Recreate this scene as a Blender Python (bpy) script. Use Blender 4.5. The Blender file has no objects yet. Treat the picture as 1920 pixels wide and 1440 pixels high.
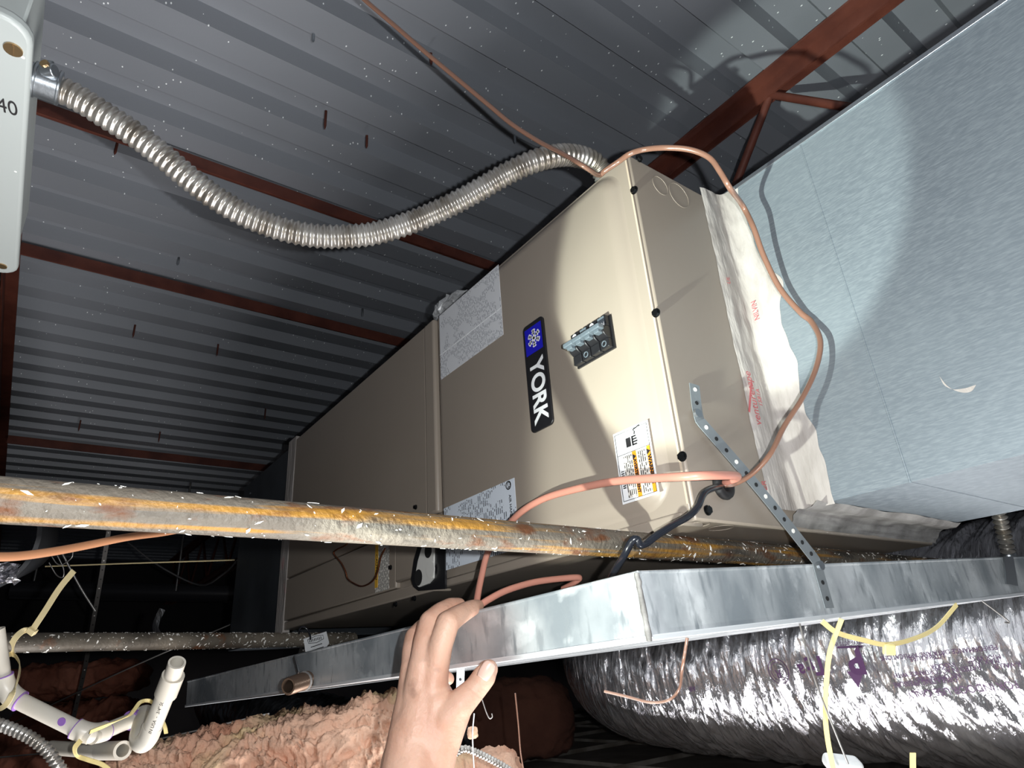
import bpy, bmesh, math, random
from mathutils import Vector, Matrix, noise
random.seed(7)
scene = bpy.context.scene
COL = scene.collection
V = Vector

# ------------------------------------------------------------------ camera
# world: X along the air handler, Y away through it, Z up; the camera stands at the origin (head above the ceiling grid)
RIGHT = V((0.58656, 0.807011, -0.068416))
DOWN = V((-0.363906, 0.187144, -0.912441))
FWD = V((-0.723547, 0.560099, 0.403447))
FPX = 1208.87
cam_d = bpy.data.cameras.new('camera'); cam = bpy.data.objects.new('camera', cam_d); COL.objects.link(cam)
cam_d.sensor_width = 36.0; cam_d.lens = FPX / 1920 * 36.0; cam_d.clip_start = 0.01; cam_d.clip_end = 100
cam.matrix_world = Matrix(((RIGHT.x, -DOWN.x, -FWD.x, 0), (RIGHT.y, -DOWN.y, -FWD.y, 0), (RIGHT.z, -DOWN.z, -FWD.z, 0), (0, 0, 0, 1)))
scene.camera = cam

# ------------------------------------------------------------------ light
world = bpy.data.worlds.new('world'); scene.world = world; world.use_nodes = True
world.node_tree.nodes['Background'].inputs[0].default_value = (0.75, 0.8, 0.9, 1)
world.node_tree.nodes['Background'].inputs[1].default_value = 0.035
def lamp(name, kind, loc, energy, color, size=0.1, aim=None, spot=None, blend=0.2, size_y=None):
    d = bpy.data.lights.new(name, kind); d.energy = energy; d.color = color
    if kind == 'AREA':
        d.size = size
        if size_y: d.shape = 'RECTANGLE'; d.size_y = size_y
    else: d.shadow_soft_size = size
    if kind == 'SPOT': d.spot_size = spot; d.spot_blend = blend
    o = bpy.data.objects.new(name, d); COL.objects.link(o); o.location = loc
    if aim is not None: o.rotation_euler = (V(aim) - V(loc)).to_track_quat('-Z', 'Y').to_euler()
    return o
flash_loc = RIGHT * 0.055 - DOWN * 0.012
lamp('phone_flash', 'POINT', flash_loc, 36.0, (0.97, 0.99, 1.0), 0.006)
# a bright torch resting low in the ceiling opening, just outside the picture, beaming up at the unit: spill and hot core
lamp('torch_spill', 'SPOT', (-0.43, -0.10, -0.14), 34.0, (0.94, 1.0, 0.92), 0.010, aim=(-0.31, 0.82, 0.22), spot=math.radians(64), blend=0.30)
lamp('torch_core', 'SPOT', (-0.43, -0.10, -0.14), 74.0, (0.90, 1.0, 0.90), 0.008, aim=(-0.455, 0.672, 0.495), spot=math.radians(26), blend=0.24)
lamp('room_bounce_fill', 'AREA', (-1.15, 0.75, -1.7), 105.0, (1.0, 0.97, 0.95), 2.4, aim=(-1.15, 0.9, 0.0), size_y=0.8)  # added upward fill, stands in for the lit room below and brightens the foil
vs = scene.view_settings
vs.view_transform = 'Standard'; vs.look = 'None'; vs.gamma = 1.0; vs.exposure = 0.0; vs.use_curve_mapping = False

# ------------------------------------------------------------------ helpers
def ray(px, py): return RIGHT * (px - 960) + DOWN * (py - 720) + FWD * FPX
def at(px, py, X=None, Y=None, Z=None, d=None):
    r = ray(px, py)
    if X is not None: return r * (X / r.x)
    if Y is not None: return r * (Y / r.y)
    if Z is not None: return r * (Z / r.z)
    return r * (d / FPX)

class MB:
    def __init__(s): s.v = []; s.f = []
    def add(s, vs_, fs):
        o = len(s.v); s.v += [V(p) for p in vs_]; s.f += [tuple(i + o for i in f) for f in fs]; return s
    def box(s, a, b):
        x0, y0, z0 = [min(a[i], b[i]) for i in range(3)]; x1, y1, z1 = [max(a[i], b[i]) for i in range(3)]
        return s.add([(x0,y0,z0),(x1,y0,z0),(x1,y1,z0),(x0,y1,z0),(x0,y0,z1),(x1,y0,z1),(x1,y1,z1),(x0,y1,z1)],
                     [(0,3,2,1),(4,5,6,7),(0,1,5,4),(1,2,6,5),(2,3,7,6),(3,0,4,7)])
    def obox(s, c, ux, uy, uz, sx, sy, sz):
        c = V(c); p = []
        for k in (-1, 1):
            for j, i in ((-1,-1),(-1,1),(1,1),(1,-1)):
                p.append(c + ux * (i*sx/2) + uy * (j*sy/2) + uz * (k*sz/2))
        return s.add(p, [(0,3,2,1),(4,5,6,7),(0,1,5,4),(1,2,6,5),(2,3,7,6),(3,0,4,7)])
    def bar(s, a, b, w, h, up=V((0,0,1))):
        a = V(a); b = V(b); t = (b - a); L = t.length; t.normalize()
        n = up.cross(t)
        if n.length < 1e-4: n = V((1,0,0)).cross(t)
        n.normalize(); m = t.cross(n)
        return s.obox((a + b) / 2, t, n, m, L, w, h)
    def prism(s, poly, n):
        n = V(n); k = len(poly); p = [V(q) for q in poly]
        return s.add(p + [q + n for q in p], [tuple(range(k))[::-1], tuple(range(k, 2*k))] + [(i, (i+1) % k, k + (i+1) % k, k + i) for i in range(k)])
    def tube(s, pts, r, n=12, caps=True, sy=1.0, up=None, twist=0.0):
        pts = [V(p) for p in pts]; m = len(pts)
        rr = r if isinstance(r, (list, tuple)) else [r] * m
        tan = []
        for i in range(m):
            t = pts[min(i+1, m-1)] - pts[max(i-1, 0)]
            tan.append(t.normalized() if t.length > 1e-9 else V((0,0,1)))
        a = up or (V((0,0,1)) if abs(tan[0].z) < 0.9 else V((1,0,0)))
        nrm = (a - tan[0] * a.dot(tan[0])).normalized()
        o = len(s.v)
        for i in range(m):
            nrm = (nrm - tan[i] * nrm.dot(tan[i])).normalized(); b = tan[i].cross(nrm)
            for k in range(n):
                an = 2 * math.pi * k / n + twist * i
                s.v.append(pts[i] + nrm * (math.cos(an) * rr[i]) + b * (math.sin(an) * rr[i] * sy))
        for i in range(m - 1):
            for k in range(n):
                s.f.append((o + i*n + k, o + i*n + (k+1) % n, o + (i+1)*n + (k+1) % n, o + (i+1)*n + k))
        if caps:
            s.f.append(tuple(o + k for k in range(n))[::-1]); s.f.append(tuple(o + (m-1)*n + k for k in range(n)))
        return s
    def pipe(s, pts, ro, ri, n=20):
        """hollow tube with rims"""
        o = len(s.v); s.tube(pts, ro, n, caps=False); m = len(pts); p = len(s.v)
        s.tube(pts, ri, n, caps=False)
        for e in (0, m - 1):
            for k in range(n):
                a, b = o + e*n + k, o + e*n + (k+1) % n; c, d = p + e*n + (k+1) % n, p + e*n + k
                s.f.append((a, d, c, b) if e == 0 else (a, b, c, d))
        return s
    def disc(s, c, n, r, h, k=20):
        c = V(c); n = V(n).normalized()
        return s.tube([c, c + n * h], r, k)
    def ring(s, c, n, R, r, k=28, m=6):
        c = V(c); n = V(n).normalized(); a = n.orthogonal().normalized(); b = n.cross(a); o = len(s.v)
        for i in range(k):
            t = 2*math.pi*i/k; d = a*math.cos(t) + b*math.sin(t)
            for j in range(m):
                q = 2*math.pi*j/m; s.v.append(c + d*(R + r*math.cos(q)) + n*(r*math.sin(q)))
        for i in range(k):
            for j in range(m):
                s.f.append((o+i*m+j, o+((i+1)%k)*m+j, o+((i+1)%k)*m+(j+1)%m, o+i*m+(j+1)%m))
        return s
    def build(s, name, mt, parent=None, smooth=None, bevel=0.0, kind=None, label=None, segs=2, fixn=True):
        me = bpy.data.meshes.new(name); me.from_pydata([tuple(p) for p in s.v], [], s.f); me.update()
        if fixn:
            bm = bmesh.new(); bm.from_mesh(me); bmesh.ops.recalc_face_normals(bm, faces=bm.faces); bm.to_mesh(me); bm.free()
        if smooth is not None:
            me.shade_smooth(); me.set_sharp_from_angle(angle=math.radians(smooth))
        o = bpy.data.objects.new(name, me); COL.objects.link(o)
        if mt: me.materials.append(mt)
        if bevel:
            md = o.modifiers.new('bevel', 'BEVEL'); md.width = bevel; md.segments = segs; md.limit_method = 'ANGLE'; md.angle_limit = math.radians(40)
            me.shade_smooth(); me.set_sharp_from_angle(angle=math.radians(40))
        if parent: attach(o, parent)
        if kind: o['kind'] = kind
        if label: o['label'] = label
        return o
def attach(o, parent):
    o.parent = parent; o.matrix_parent_inverse = Matrix.Translation(-V(parent.location))
def thing(name, loc, label, cat, group=None):
    o = bpy.data.objects.new(name, None); COL.objects.link(o); o.location = loc; o.empty_display_size = 0.05
    return tag(o, label, cat, group)
def tag(o, label, cat, group=None):
    o['label'] = label; o['category'] = cat
    if group: o['group'] = group
    return o
def setting(name, loc=(0,0,0)):
    o = bpy.data.objects.new(name, None); COL.objects.link(o); o.location = loc; o['kind'] = 'structure'; return o
def spline(pts, per=8):
    pts = [V(p) for p in pts]; P = [pts[0]*2 - pts[1]] + pts + [pts[-1]*2 - pts[-2]]; out = []
    for i in range(1, len(P) - 2):
        a, b, c, d = P[i-1], P[i], P[i+1], P[i+2]
        for k in range(per):
            t = k / per
            out.append(0.5 * ((2*b) + (c-a)*t + (2*a-5*b+4*c-d)*t*t + (3*b-a-3*c+d)*t**3))
    out.append(pts[-1]); return out
def resample(pts, step):
    out = [V(pts[0])]; acc = 0.0
    for i in range(1, len(pts)):
        a, b = V(pts[i-1]), V(pts[i]); L = (b-a).length
        if L < 1e-9: continue
        t = step - acc
        while t <= L: out.append(a + (b-a) * (t/L)); t += step
        acc = (acc + L) % step
    return out

# ------------------------------------------------------------------ materials
def hexc(r, g, b):
    f = lambda c: ((c/255)/12.92 if c/255 <= 0.04045 else ((c/255+0.055)/1.055)**2.4)
    return (f(r), f(g), f(b), 1)
def mat(name, col, rough=0.5, metal=0.0, var=None, vscale=8.0, stretch=(1,1,1), bump=0.0, bscale=60.0, bstretch=(1,1,1), flecks=None, spec=None, detail=6.0, vlo=0.35, vhi=0.65, coat=0.0, rvar=0.0):
    """procedural principled material: base colour, optional second colour by noise, bump, optional pale flecks"""
    m = bpy.data.materials.new(name); m.use_nodes = True; nt = m.node_tree; B = nt.nodes['Principled BSDF']
    B.inputs['Base Color'].default_value = col; B.inputs['Roughness'].default_value = rough; B.inputs['Metallic'].default_value = metal
    if spec is not None: B.inputs['Specular IOR Level'].default_value = spec
    if coat: B.inputs['Coat Weight'].default_value = coat; B.inputs['Coat Roughness'].default_value = 0.15
    tc = nt.nodes.new('ShaderNodeTexCoord'); out = None
    def noise_node(scale, st, det=detail):
        mp = nt.nodes.new('ShaderNodeMapping'); mp.inputs['Scale'].default_value = st; nt.links.new(tc.outputs['Object'], mp.inputs[0])
        nn = nt.nodes.new('ShaderNodeTexNoise'); nn.inputs['Scale'].default_value = scale; nn.inputs['Detail'].default_value = det
        nt.links.new(mp.outputs[0], nn.inputs['Vector']); return nn
    if var is not None:
        vars_ = var if isinstance(var, list) else [(var, vscale, stretch, vlo, vhi)]
        cur = None
        for (c2, sc, st, lo, hi) in vars_:
            nn = noise_node(sc, st); mr = nt.nodes.new('ShaderNodeMapRange'); mr.inputs[1].default_value = lo; mr.inputs[2].default_value = hi
            nt.links.new(nn.outputs[0], mr.inputs[0])
            mx = nt.nodes.new('ShaderNodeMix'); mx.data_type = 'RGBA'; mx.inputs[7].default_value = c2
            if cur is None: mx.inputs[6].default_value = col
            else: nt.links.new(cur, mx.inputs[6])
            nt.links.new(mr.outputs[0], mx.inputs[0]); cur = mx.outputs[2]
        out = cur
    if flecks:
        fc, fscale, fsize, fst, fdens = flecks
        mp = nt.nodes.new('ShaderNodeMapping'); mp.inputs['Scale'].default_value = fst; nt.links.new(tc.outputs['Object'], mp.inputs[0])
        vo = nt.nodes.new('ShaderNodeTexVoronoi'); vo.inputs['Scale'].default_value = fscale; nt.links.new(mp.outputs[0], vo.inputs['Vector'])
        lt = nt.nodes.new('ShaderNodeMath'); lt.operation = 'LESS_THAN'; lt.inputs[1].default_value = fsize; nt.links.new(vo.outputs['Distance'], lt.inputs[0])
        sep = nt.nodes.new('ShaderNodeSeparateColor'); nt.links.new(vo.outputs['Color'], sep.inputs[0])
        n2 = noise_node(1.3, (1,1,1), 2.0)
        ad = nt.nodes.new('ShaderNodeMath'); ad.operation = 'MULTIPLY'; nt.links.new(sep.outputs[0], ad.inputs[0]); nt.links.new(n2.outputs[0], ad.inputs[1])
        gt = nt.nodes.new('ShaderNodeMath'); gt.operation = 'GREATER_THAN'; gt.inputs[1].default_value = fdens; nt.links.new(ad.outputs[0], gt.inputs[0])
        ml = nt.nodes.new('ShaderNodeMath'); ml.operation = 'MULTIPLY'; nt.links.new(lt.outputs[0], ml.inputs[0]); nt.links.new(gt.outputs[0], ml.inputs[1])
        mx = nt.nodes.new('ShaderNodeMix'); mx.data_type = 'RGBA'; mx.inputs[7].default_value = fc
        if out is None: mx.inputs[6].default_value = col
        else: nt.links.new(out, mx.inputs[6])
        nt.links.new(ml.outputs[0], mx.inputs[0]); out = mx.outputs[2]
    if out is not None: nt.links.new(out, B.inputs['Base Color'])
    if rvar:
        nn = noise_node(vscale, stretch); mr = nt.nodes.new('ShaderNodeMapRange'); mr.inputs[1].default_value = 0.3; mr.inputs[2].default_value = 0.7
        mr.inputs[3].default_value = max(0.02, rough - rvar); mr.inputs[4].default_value = rough + rvar
        nt.links.new(nn.outputs[0], mr.inputs[0]); nt.links.new(mr.outputs[0], B.inputs['Roughness'])
    if bump:
        nn = noise_node(bscale, bstretch); bp = nt.nodes.new('ShaderNodeBump'); bp.inputs['Strength'].default_value = bump; bp.inputs['Distance'].default_value = 0.01
        nt.links.new(nn.outputs[0], bp.inputs['Height']); nt.links.new(bp.outputs[0], B.inputs['Normal'])
    return m
def print_mat(name, paper, ink, lines, lx, lz, dens=0.52, axis='X', blockscale=9.0, bd=0.42):
    """paper with unreadably small print: rows of ink dashes broken into blocks. rows are spaced along lx (per metre), dashes along lz"""
    m = bpy.data.materials.new(name); m.use_nodes = True; nt = m.node_tree; B = nt.nodes['Principled BSDF']; B.inputs['Roughness'].default_value = 0.55
    tc = nt.nodes.new('ShaderNodeTexCoord'); sp = nt.nodes.new('ShaderNodeSeparateXYZ'); nt.links.new(tc.outputs['Object'], sp.inputs[0])
    w = nt.nodes.new('ShaderNodeMath'); w.operation = 'MULTIPLY'; w.inputs[1].default_value = lx
    nt.links.new(sp.outputs['X' if axis == 'X' else 'Z'], w.inputs[0])
    fr = nt.nodes.new('ShaderNodeMath'); fr.operation = 'FRACT'; nt.links.new(w.outputs[0], fr.inputs[0])
    a = nt.nodes.new('ShaderNodeMath'); a.operation = 'LESS_THAN'; a.inputs[1].default_value = lines; nt.links.new(fr.outputs[0], a.inputs[0])
    fl = nt.nodes.new('ShaderNodeMath'); fl.operation = 'FLOOR'; nt.links.new(w.outputs[0], fl.inputs[0])
    w2 = nt.nodes.new('ShaderNodeMath'); w2.operation = 'MULTIPLY'; w2.inputs[1].default_value = lz; nt.links.new(sp.outputs['Z' if axis == 'X' else 'X'], w2.inputs[0])
    cb = nt.nodes.new('ShaderNodeCombineXYZ'); nt.links.new(fl.outputs[0], cb.inputs[0]); nt.links.new(w2.outputs[0], cb.inputs[1])
    nn = nt.nodes.new('ShaderNodeTexNoise'); nn.inputs['Scale'].default_value = 1.0; nn.inputs['Detail'].default_value = 3.0; nt.links.new(cb.outputs[0], nn.inputs['Vector'])
    g = nt.nodes.new('ShaderNodeMath'); g.operation = 'GREATER_THAN'; g.inputs[1].default_value = dens; nt.links.new(nn.outputs[0], g.inputs[0])
    nb = nt.nodes.new('ShaderNodeTexNoise'); nb.inputs['Scale'].default_value = blockscale; nb.inputs['Detail'].default_value = 1.0; nt.links.new(tc.outputs['Object'], nb.inputs['Vector'])
    g2 = nt.nodes.new('ShaderNodeMath'); g2.operation = 'GREATER_THAN'; g2.inputs[1].default_value = bd; nt.links.new(nb.outputs[0], g2.inputs[0])
    m1 = nt.nodes.new('ShaderNodeMath'); m1.operation = 'MULTIPLY'; nt.links.new(a.outputs[0], m1.inputs[0]); nt.links.new(g.outputs[0], m1.inputs[1])
    m2 = nt.nodes.new('ShaderNodeMath'); m2.operation = 'MULTIPLY'; nt.links.new(m1.outputs[0], m2.inputs[0]); nt.links.new(g2.outputs[0], m2.inputs[1])
    mx = nt.nodes.new('ShaderNodeMix'); mx.data_type = 'RGBA'; mx.inputs[6].default_value = paper; mx.inputs[7].default_value = ink
    nt.links.new(m2.outputs[0], mx.inputs[0]); nt.links.new(mx.outputs[2], B.inputs['Base Color']); return m
M = {}
M['deck'] = mat('deck_grey_paint', hexc(126,130,137), 0.45, 0.08, bump=0.04, bscale=250, flecks=((0.85,0.88,0.9,1), 52, 0.12, (1,1.6,1), 0.34))
M['oxide'] = mat('red_oxide_primer', hexc(100,54,42), 0.5, 0.0, var=hexc(76,38,30), vscale=14, bump=0.05, bscale=90)
M['oxide_flecked'] = mat('red_oxide_primer_flecked', hexc(100,54,42), 0.5, 0.0, var=hexc(76,38,30), vscale=14, flecks=((0.8,0.8,0.78,1), 90, 0.16, (1,1,1), 0.36))
M['taupe'] = mat('taupe_cabinet_paint', hexc(156,145,133), 0.36, 0.0, var=hexc(151,140,128), vscale=3, bump=0.012, bscale=420)
M['taupe_edge'] = mat('taupe_cut_edge', hexc(196,180,160), 0.5, 0.0)
M['black_plastic'] = mat('black_plastic', (0.012,0.012,0.014,1), 0.35)
M['grey_toggle'] = mat('grey_plastic', hexc(92,102,110), 0.45)
M['white_plastic'] = mat('white_plastic', hexc(222,221,216), 0.45)
M['rubber'] = mat('black_rubber', (0.014,0.014,0.015,1), 0.6)
M['galv'] = mat('galvanised_sheet', hexc(140,151,159), 0.4, 0.4, var=[(hexc(124,134,143), 4, (1,1,1), .3, .7), (hexc(156,166,173), 90, (1,1,7), .4, .8)], bump=0.015, bscale=150, bstretch=(1,1,8))
M['galv_pan'] = mat('galvanised_pan_sheet', hexc(200,205,208), 0.32, 0.18, var=[(hexc(138,146,152), 6, (1,1.6,0.8), .42, .62), (hexc(214,219,222), 15, (0.7,1.3,1.0), .55, .66), (hexc(140,147,152), 40, (2,2,0.5), .55, .7)], bump=0.05, bscale=35, bstretch=(1,1,2), vscale=9, rvar=0.12)  # patches and streaks paint in the sheet's mottled reflections and smears
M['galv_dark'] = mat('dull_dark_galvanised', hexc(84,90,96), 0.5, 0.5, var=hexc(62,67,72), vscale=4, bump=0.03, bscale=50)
M['zinc'] = mat('zinc_plated_steel', hexc(170,176,182), 0.3, 0.9, bump=0.03, bscale=200)
M['conduit'] = mat('steel_flex_conduit', hexc(206,203,198), 0.3, 0.75, var=hexc(150,142,132), vscale=30, bump=0.03, bscale=300)
M['mastic'] = mat('white_duct_mastic', hexc(188,182,177), 0.7, 0.0, var=[(hexc(158,151,146), 14, (2,2,0.6), .4, .7), (hexc(196,160,158), 22, (1,1,0.5), .66, .74)], bump=0.5, bscale=38, bstretch=(2,2,0.5))
M['mastic_grey'] = mat('grey_duct_mastic', hexc(150,148,146), 0.65, 0.0, var=hexc(116,114,112), vscale=10, stretch=(1,3,3), bump=0.4, bscale=30, bstretch=(3,0.6,3))
M['rust'] = mat('rusty_pipe_steel', hexc(104,97,87), 0.6, 0.15, var=[(hexc(160,116,44), 8, (9,0.5,14), .50, .62), (hexc(98,60,34), 34, (2,0.8,2), .54, .68), (hexc(66,62,57), 14, (3,0.6,3), .52, .68)], bump=0.35, bscale=160)
M['pipe_dark'] = mat('black_iron_pipe', hexc(128,120,108), 0.55, 0.4, var=[(hexc(46,43,40), 4, (1,1,1), .42, .58), (hexc(120,74,42), 22, (1,1,1), .6, .75)], bump=0.15, bscale=160)
M['chip'] = mat('white_paint_chip', hexc(238,236,230), 0.6)
M['copper_cable'] = mat('brown_thermostat_cable', hexc(130,96,80), 0.3, 0.0, coat=0.4)
M['pink_cable'] = mat('salmon_thermostat_cable', hexc(206,142,124), 0.38, 0.0, coat=0.2)
M['orange_cable'] = mat('orange_brown_cable', hexc(176,124,90), 0.4)
M['black_cable'] = mat('black_cable_jacket', (0.012,0.014,0.02,1), 0.25, coat=0.3)
M['copper'] = mat('bare_copper', hexc(190,120,86), 0.25, 1.0)
M['foil'] = mat('crinkled_foil', hexc(228,228,232), 0.15, 0.9, bump=0.7, bscale=30, bstretch=(4,0.8,0.8), var=hexc(200,200,206), vscale=12)
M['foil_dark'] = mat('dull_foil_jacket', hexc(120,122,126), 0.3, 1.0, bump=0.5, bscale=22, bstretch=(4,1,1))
M['wool'] = mat('pink_fibreglass_wool', hexc(242,200,174), 0.95, 0.0, var=[(hexc(222,164,136), 9, (1,1,1), .45, .7), (hexc(240,214,168), 6, (1,1,1), .55, .72)], bump=0.9, bscale=70, spec=0.1)
M['wool_dim'] = mat('shaded_pink_wool', hexc(170,112,92), 0.95, 0.0, var=hexc(132,80,64), vscale=6, bump=0.9, bscale=30, spec=0.1)  # far pink wool with its dim lighting put into a browner colour
M['pvc'] = mat('white_pvc', hexc(226,221,210), 0.35, 0.0, var=hexc(212,205,192), vscale=12)
M['primer'] = mat('purple_pvc_primer', hexc(150,110,190), 0.4)
M['nylon'] = mat('natural_nylon', hexc(222,206,160), 0.45)
M['nylon_yellow'] = mat('yellowed_nylon', hexc(232,214,150), 0.45)
M['ink'] = mat('black_ink', (0.015,0.014,0.016,1), 0.6)
M['purple_ink'] = mat('purple_ink', hexc(66,38,74), 0.5)
M['red_ink'] = mat('faded_red_ink', hexc(196,100,104), 0.6)
M['blue_ink'] = mat('royal_blue_print', hexc(24,24,190), 0.35)
M['orange_ink'] = mat('orange_print', hexc(246,152,40), 0.45)
M['yellow_ink'] = mat('yellow_print', hexc(226,176,60), 0.45)
M['white_print'] = mat('white_print', hexc(244,246,248), 0.4)
M['paper'] = mat('white_paper', hexc(232,234,236), 0.6)
M['wiring_print'] = print_mat('wiring_diagram_print', hexc(226,228,232), hexc(150,152,160), 0.40, 240.0, 120.0, 0.5, 'X', 18.0, 0.45)
M['rating_print'] = print_mat('rating_plate_print', hexc(220,228,238), hexc(90,94,104), 0.42, 190.0, 90.0, 0.5, 'X', 22.0, 0.46)
M['fine_print'] = print_mat('fine_print', hexc(226,222,214), hexc(70,68,66), 0.5, 300.0, 160.0, 0.46, 'X', 30.0, 0.25)
M['grey_box'] = mat('pale_grey_box_enamel', hexc(176,183,182), 0.4, 0.0, flecks=((0.95,0.96,0.97,1), 40, 0.08, (1,1,1), 0.45))
M['brass'] = mat('brass_screw', hexc(190,160,120), 0.3, 0.9)
M['screw'] = mat('dark_screw', (0.02,0.021,0.023,1), 0.3, 0.8)
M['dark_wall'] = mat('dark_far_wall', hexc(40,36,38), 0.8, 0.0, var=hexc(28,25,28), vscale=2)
M['tile'] = mat('ceiling_tile_back', hexc(120,112,104), 0.9, 0.0, var=hexc(96,86,78), vscale=6, bump=0.2)
M['tbar'] = mat('dusty_tee_bar', hexc(150,146,140), 0.6, var=hexc(96,88,80), vscale=7)
M['wire'] = mat('galvanised_wire', hexc(160,158,156), 0.35, 0.8)
M['strap'] = mat('galvanised_strap', hexc(140,146,150), 0.35, 0.4, bump=0.05, bscale=100)
M['fold'] = mat('lit_folded_edge', hexc(214,218,222), 0.35, 0.2)  # light on the pan's lower edges painted in as a paler colour
def clear_plastic():
    m = bpy.data.materials.new('clear_plastic_film'); m.use_nodes = True; B = m.node_tree.nodes['Principled BSDF']
    B.inputs['Base Color'].default_value = (0.8,0.82,0.84,1); B.inputs['Roughness'].default_value = 0.15; B.inputs['Alpha'].default_value = 0.25; return m
M['film'] = clear_plastic()

def text(body, name, size, origin, ux, uy, mt, parent, bold=0.0, extrude=0.0003, align='CENTER', sx=1.0, label=None):
    c = bpy.data.curves.new(name, 'FONT'); c.body = body; c.size = size; c.align_x = align; c.align_y = 'CENTER'; c.extrude = extrude; c.offset = bold
    t = bpy.data.objects.new('tmp', c); COL.objects.link(t); dg = bpy.context.evaluated_depsgraph_get()
    me = bpy.data.meshes.new_from_object(t.evaluated_get(dg)); bpy.data.objects.remove(t)
    ux = V(ux).normalized(); uy = V(uy).normalized(); n = ux.cross(uy)
    for v in me.vertices: v.co = V(origin) + ux * (v.co.x * sx) + uy * v.co.y + n * v.co.z
    me.name = name; me.materials.clear(); me.materials.append(mt)
    o = bpy.data.objects.new(name, me); COL.objects.link(o)
    if parent: attach(o, parent)
    if label: o['label'] = label
    return o

# ================================================================== SETTING
DECK = 1.19; PITCH = 0.1524
ceil = setting('ceiling', (0, 0, DECK))
def deck_sheet(x0, n):
    m = MB(); prof = []
    for i in range(n):
        c = x0 + PITCH * i                                  # centre of a low flange
        prof += [(c - 0.0315, 0.0), (c + 0.0315, 0.0), (c + 0.0445, 0.038), (c + PITCH - 0.0445, 0.038)]
    prof += [(c + PITCH - 0.0335, 0.006)]                   # side lap onto the next sheet
    prof = [(prof[0][0] - 0.004, 0.0)] + prof
    k = len(prof); ys = (-3.2, 5.2); t = 0.0015
    vs_ = [];
    for y in ys:
        vs_ += [(x, y, DECK + z) for x, z in prof] + [(x, y, DECK + z + t) for x, z in prof]
    fs = []
    for i in range(k - 1):
        fs.append((i, i+1, 2*k + i + 1, 2*k + i)); fs.append((k + i, 3*k + i, 3*k + i + 1, k + i + 1))
    fs += [(0, 2*k, 3*k, k), (k-1, 2*k-1, 4*k-1, 3*k-1)]
    m.add(vs_, fs); m.build('deck_sheet', M['deck'], ceil)
x = -1.952 - PITCH * 36 + PITCH * 2
for i in range(9): deck_sheet(x + i * 6 * PITCH, 6)

# far walls, coloured near-black to put the background in deep shade
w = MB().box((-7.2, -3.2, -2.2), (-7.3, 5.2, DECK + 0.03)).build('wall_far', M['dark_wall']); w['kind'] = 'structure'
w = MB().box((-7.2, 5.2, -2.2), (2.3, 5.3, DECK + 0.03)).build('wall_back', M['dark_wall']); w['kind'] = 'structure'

# suspended tile ceiling below: tiles in a tee grid with the opening the photographer stands in, widened to let the fill reach the foil
drop = setting('ceiling_1', (0, 0, -0.42)); ZT = -0.42; TS = 0.61
gx0, gy0 = -5.25, -2.11
tile_me = MB().box((-0.297, -0.297, 0), (0.297, 0.297, 0.016)).build('ceiling_tile', M['tile'], drop)
tile_me.location = (0, 0, ZT); first = True
for i in range(12):
    for j in range(11):
        cx = gx0 + TS * (i + 0.5); cy = gy0 + TS * (j + 0.5)
        if -2.2 < cx < 1.2 and -0.3 < cy < 1.5: continue
        if first: o = tile_me; first = False
        else: o = tile_me.copy(); COL.objects.link(o)
        o.location = (cx, cy, ZT)
for i in range(13):
    x = gx0 + TS * i; MB().box((x - 0.012, gy0, ZT - 0.004), (x + 0.012, gy0 + TS * 11, ZT - 0.001)).box((x - 0.003, gy0, ZT - 0.001), (x + 0.003, gy0 + TS * 11, ZT + 0.034)).build('tee_bar', M['tbar'], drop) if not (-0.9 < x < 1.2) else \
        MB().box((x - 0.012, gy0 + TS * 5 , ZT - 0.004), (x + 0.012, gy0 + TS * 11, ZT - 0.001)).box((x - 0.003, gy0 + TS * 5, ZT - 0.001), (x + 0.003, gy0 + TS * 11, ZT + 0.034)).build('tee_bar', M['tbar'], drop)
for j in range(12):
    y = gy0 + TS * j
    xe = -0.98 if -0.25 < y < 0.9 else gx0 + TS * 12
    MB().box((gx0, y - 0.012, ZT - 0.008), (xe, y + 0.012, ZT - 0.005)).box((gx0, y - 0.003, ZT - 0.005), (xe, y + 0.003, ZT + 0.03)).build('tee_bar', M['tbar'], drop)

# ================================================================== ROOF STEEL
def bar_joist(y0, y1, x0, x1, depth, label, phase, mt):
    j = thing('bar_joist', (0, (y0 + y1) / 2, DECK - depth), label, 'joist', None)
    ym = (y0 + y1) / 2; g = 0.008
    for s, (a, b) in ((0, (y0, ym - g)), (1, (ym + g, y1))):
        inner = b if s == 0 else a
        m = MB().box((x0, a, DECK - 0.006), (x1, b, DECK - 0.001))
        m.box((x0, inner - 0.005 if s == 0 else inner, DECK - 0.042), (x1, inner if s == 0 else inner + 0.005, DECK - 0.006))
        m.build('top_chord_angle', mt, j)
        m = MB().box((x0, a, DECK - depth), (x1, b, DECK - depth + 0.005))
        m.box((x0, inner - 0.005 if s == 0 else inner, DECK - depth + 0.005), (x1, inner if s == 0 else inner + 0.005, DECK - depth + 0.04))
        m.build('bottom_chord_angle', mt, j)
    n = int((x1 - x0) / 0.3)
    for i in range(n):
        xa = x0 + phase + i * 0.3; up = i % 2 == 0
        MB().tube([(xa, ym, DECK - 0.03 if up else DECK - depth + 0.02), (xa + 0.3, ym, DECK - depth + 0.02 if up else DECK - 0.03)], 0.0095, 10).build('web_rod', mt, j, smooth=40)
    return j
bar_joist(1.135, 1.225, -7.1, 1.4, 0.41, 'red-primed open-web steel joist passing over the big galvanised duct', 0.02, M['oxide'])
bar_joist(-0.262, -0.172, -7.1, 1.4, 0.351, 'red-primed open-web steel joist beside the pale grey electrical box', 0.10, M['oxide'])
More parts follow.
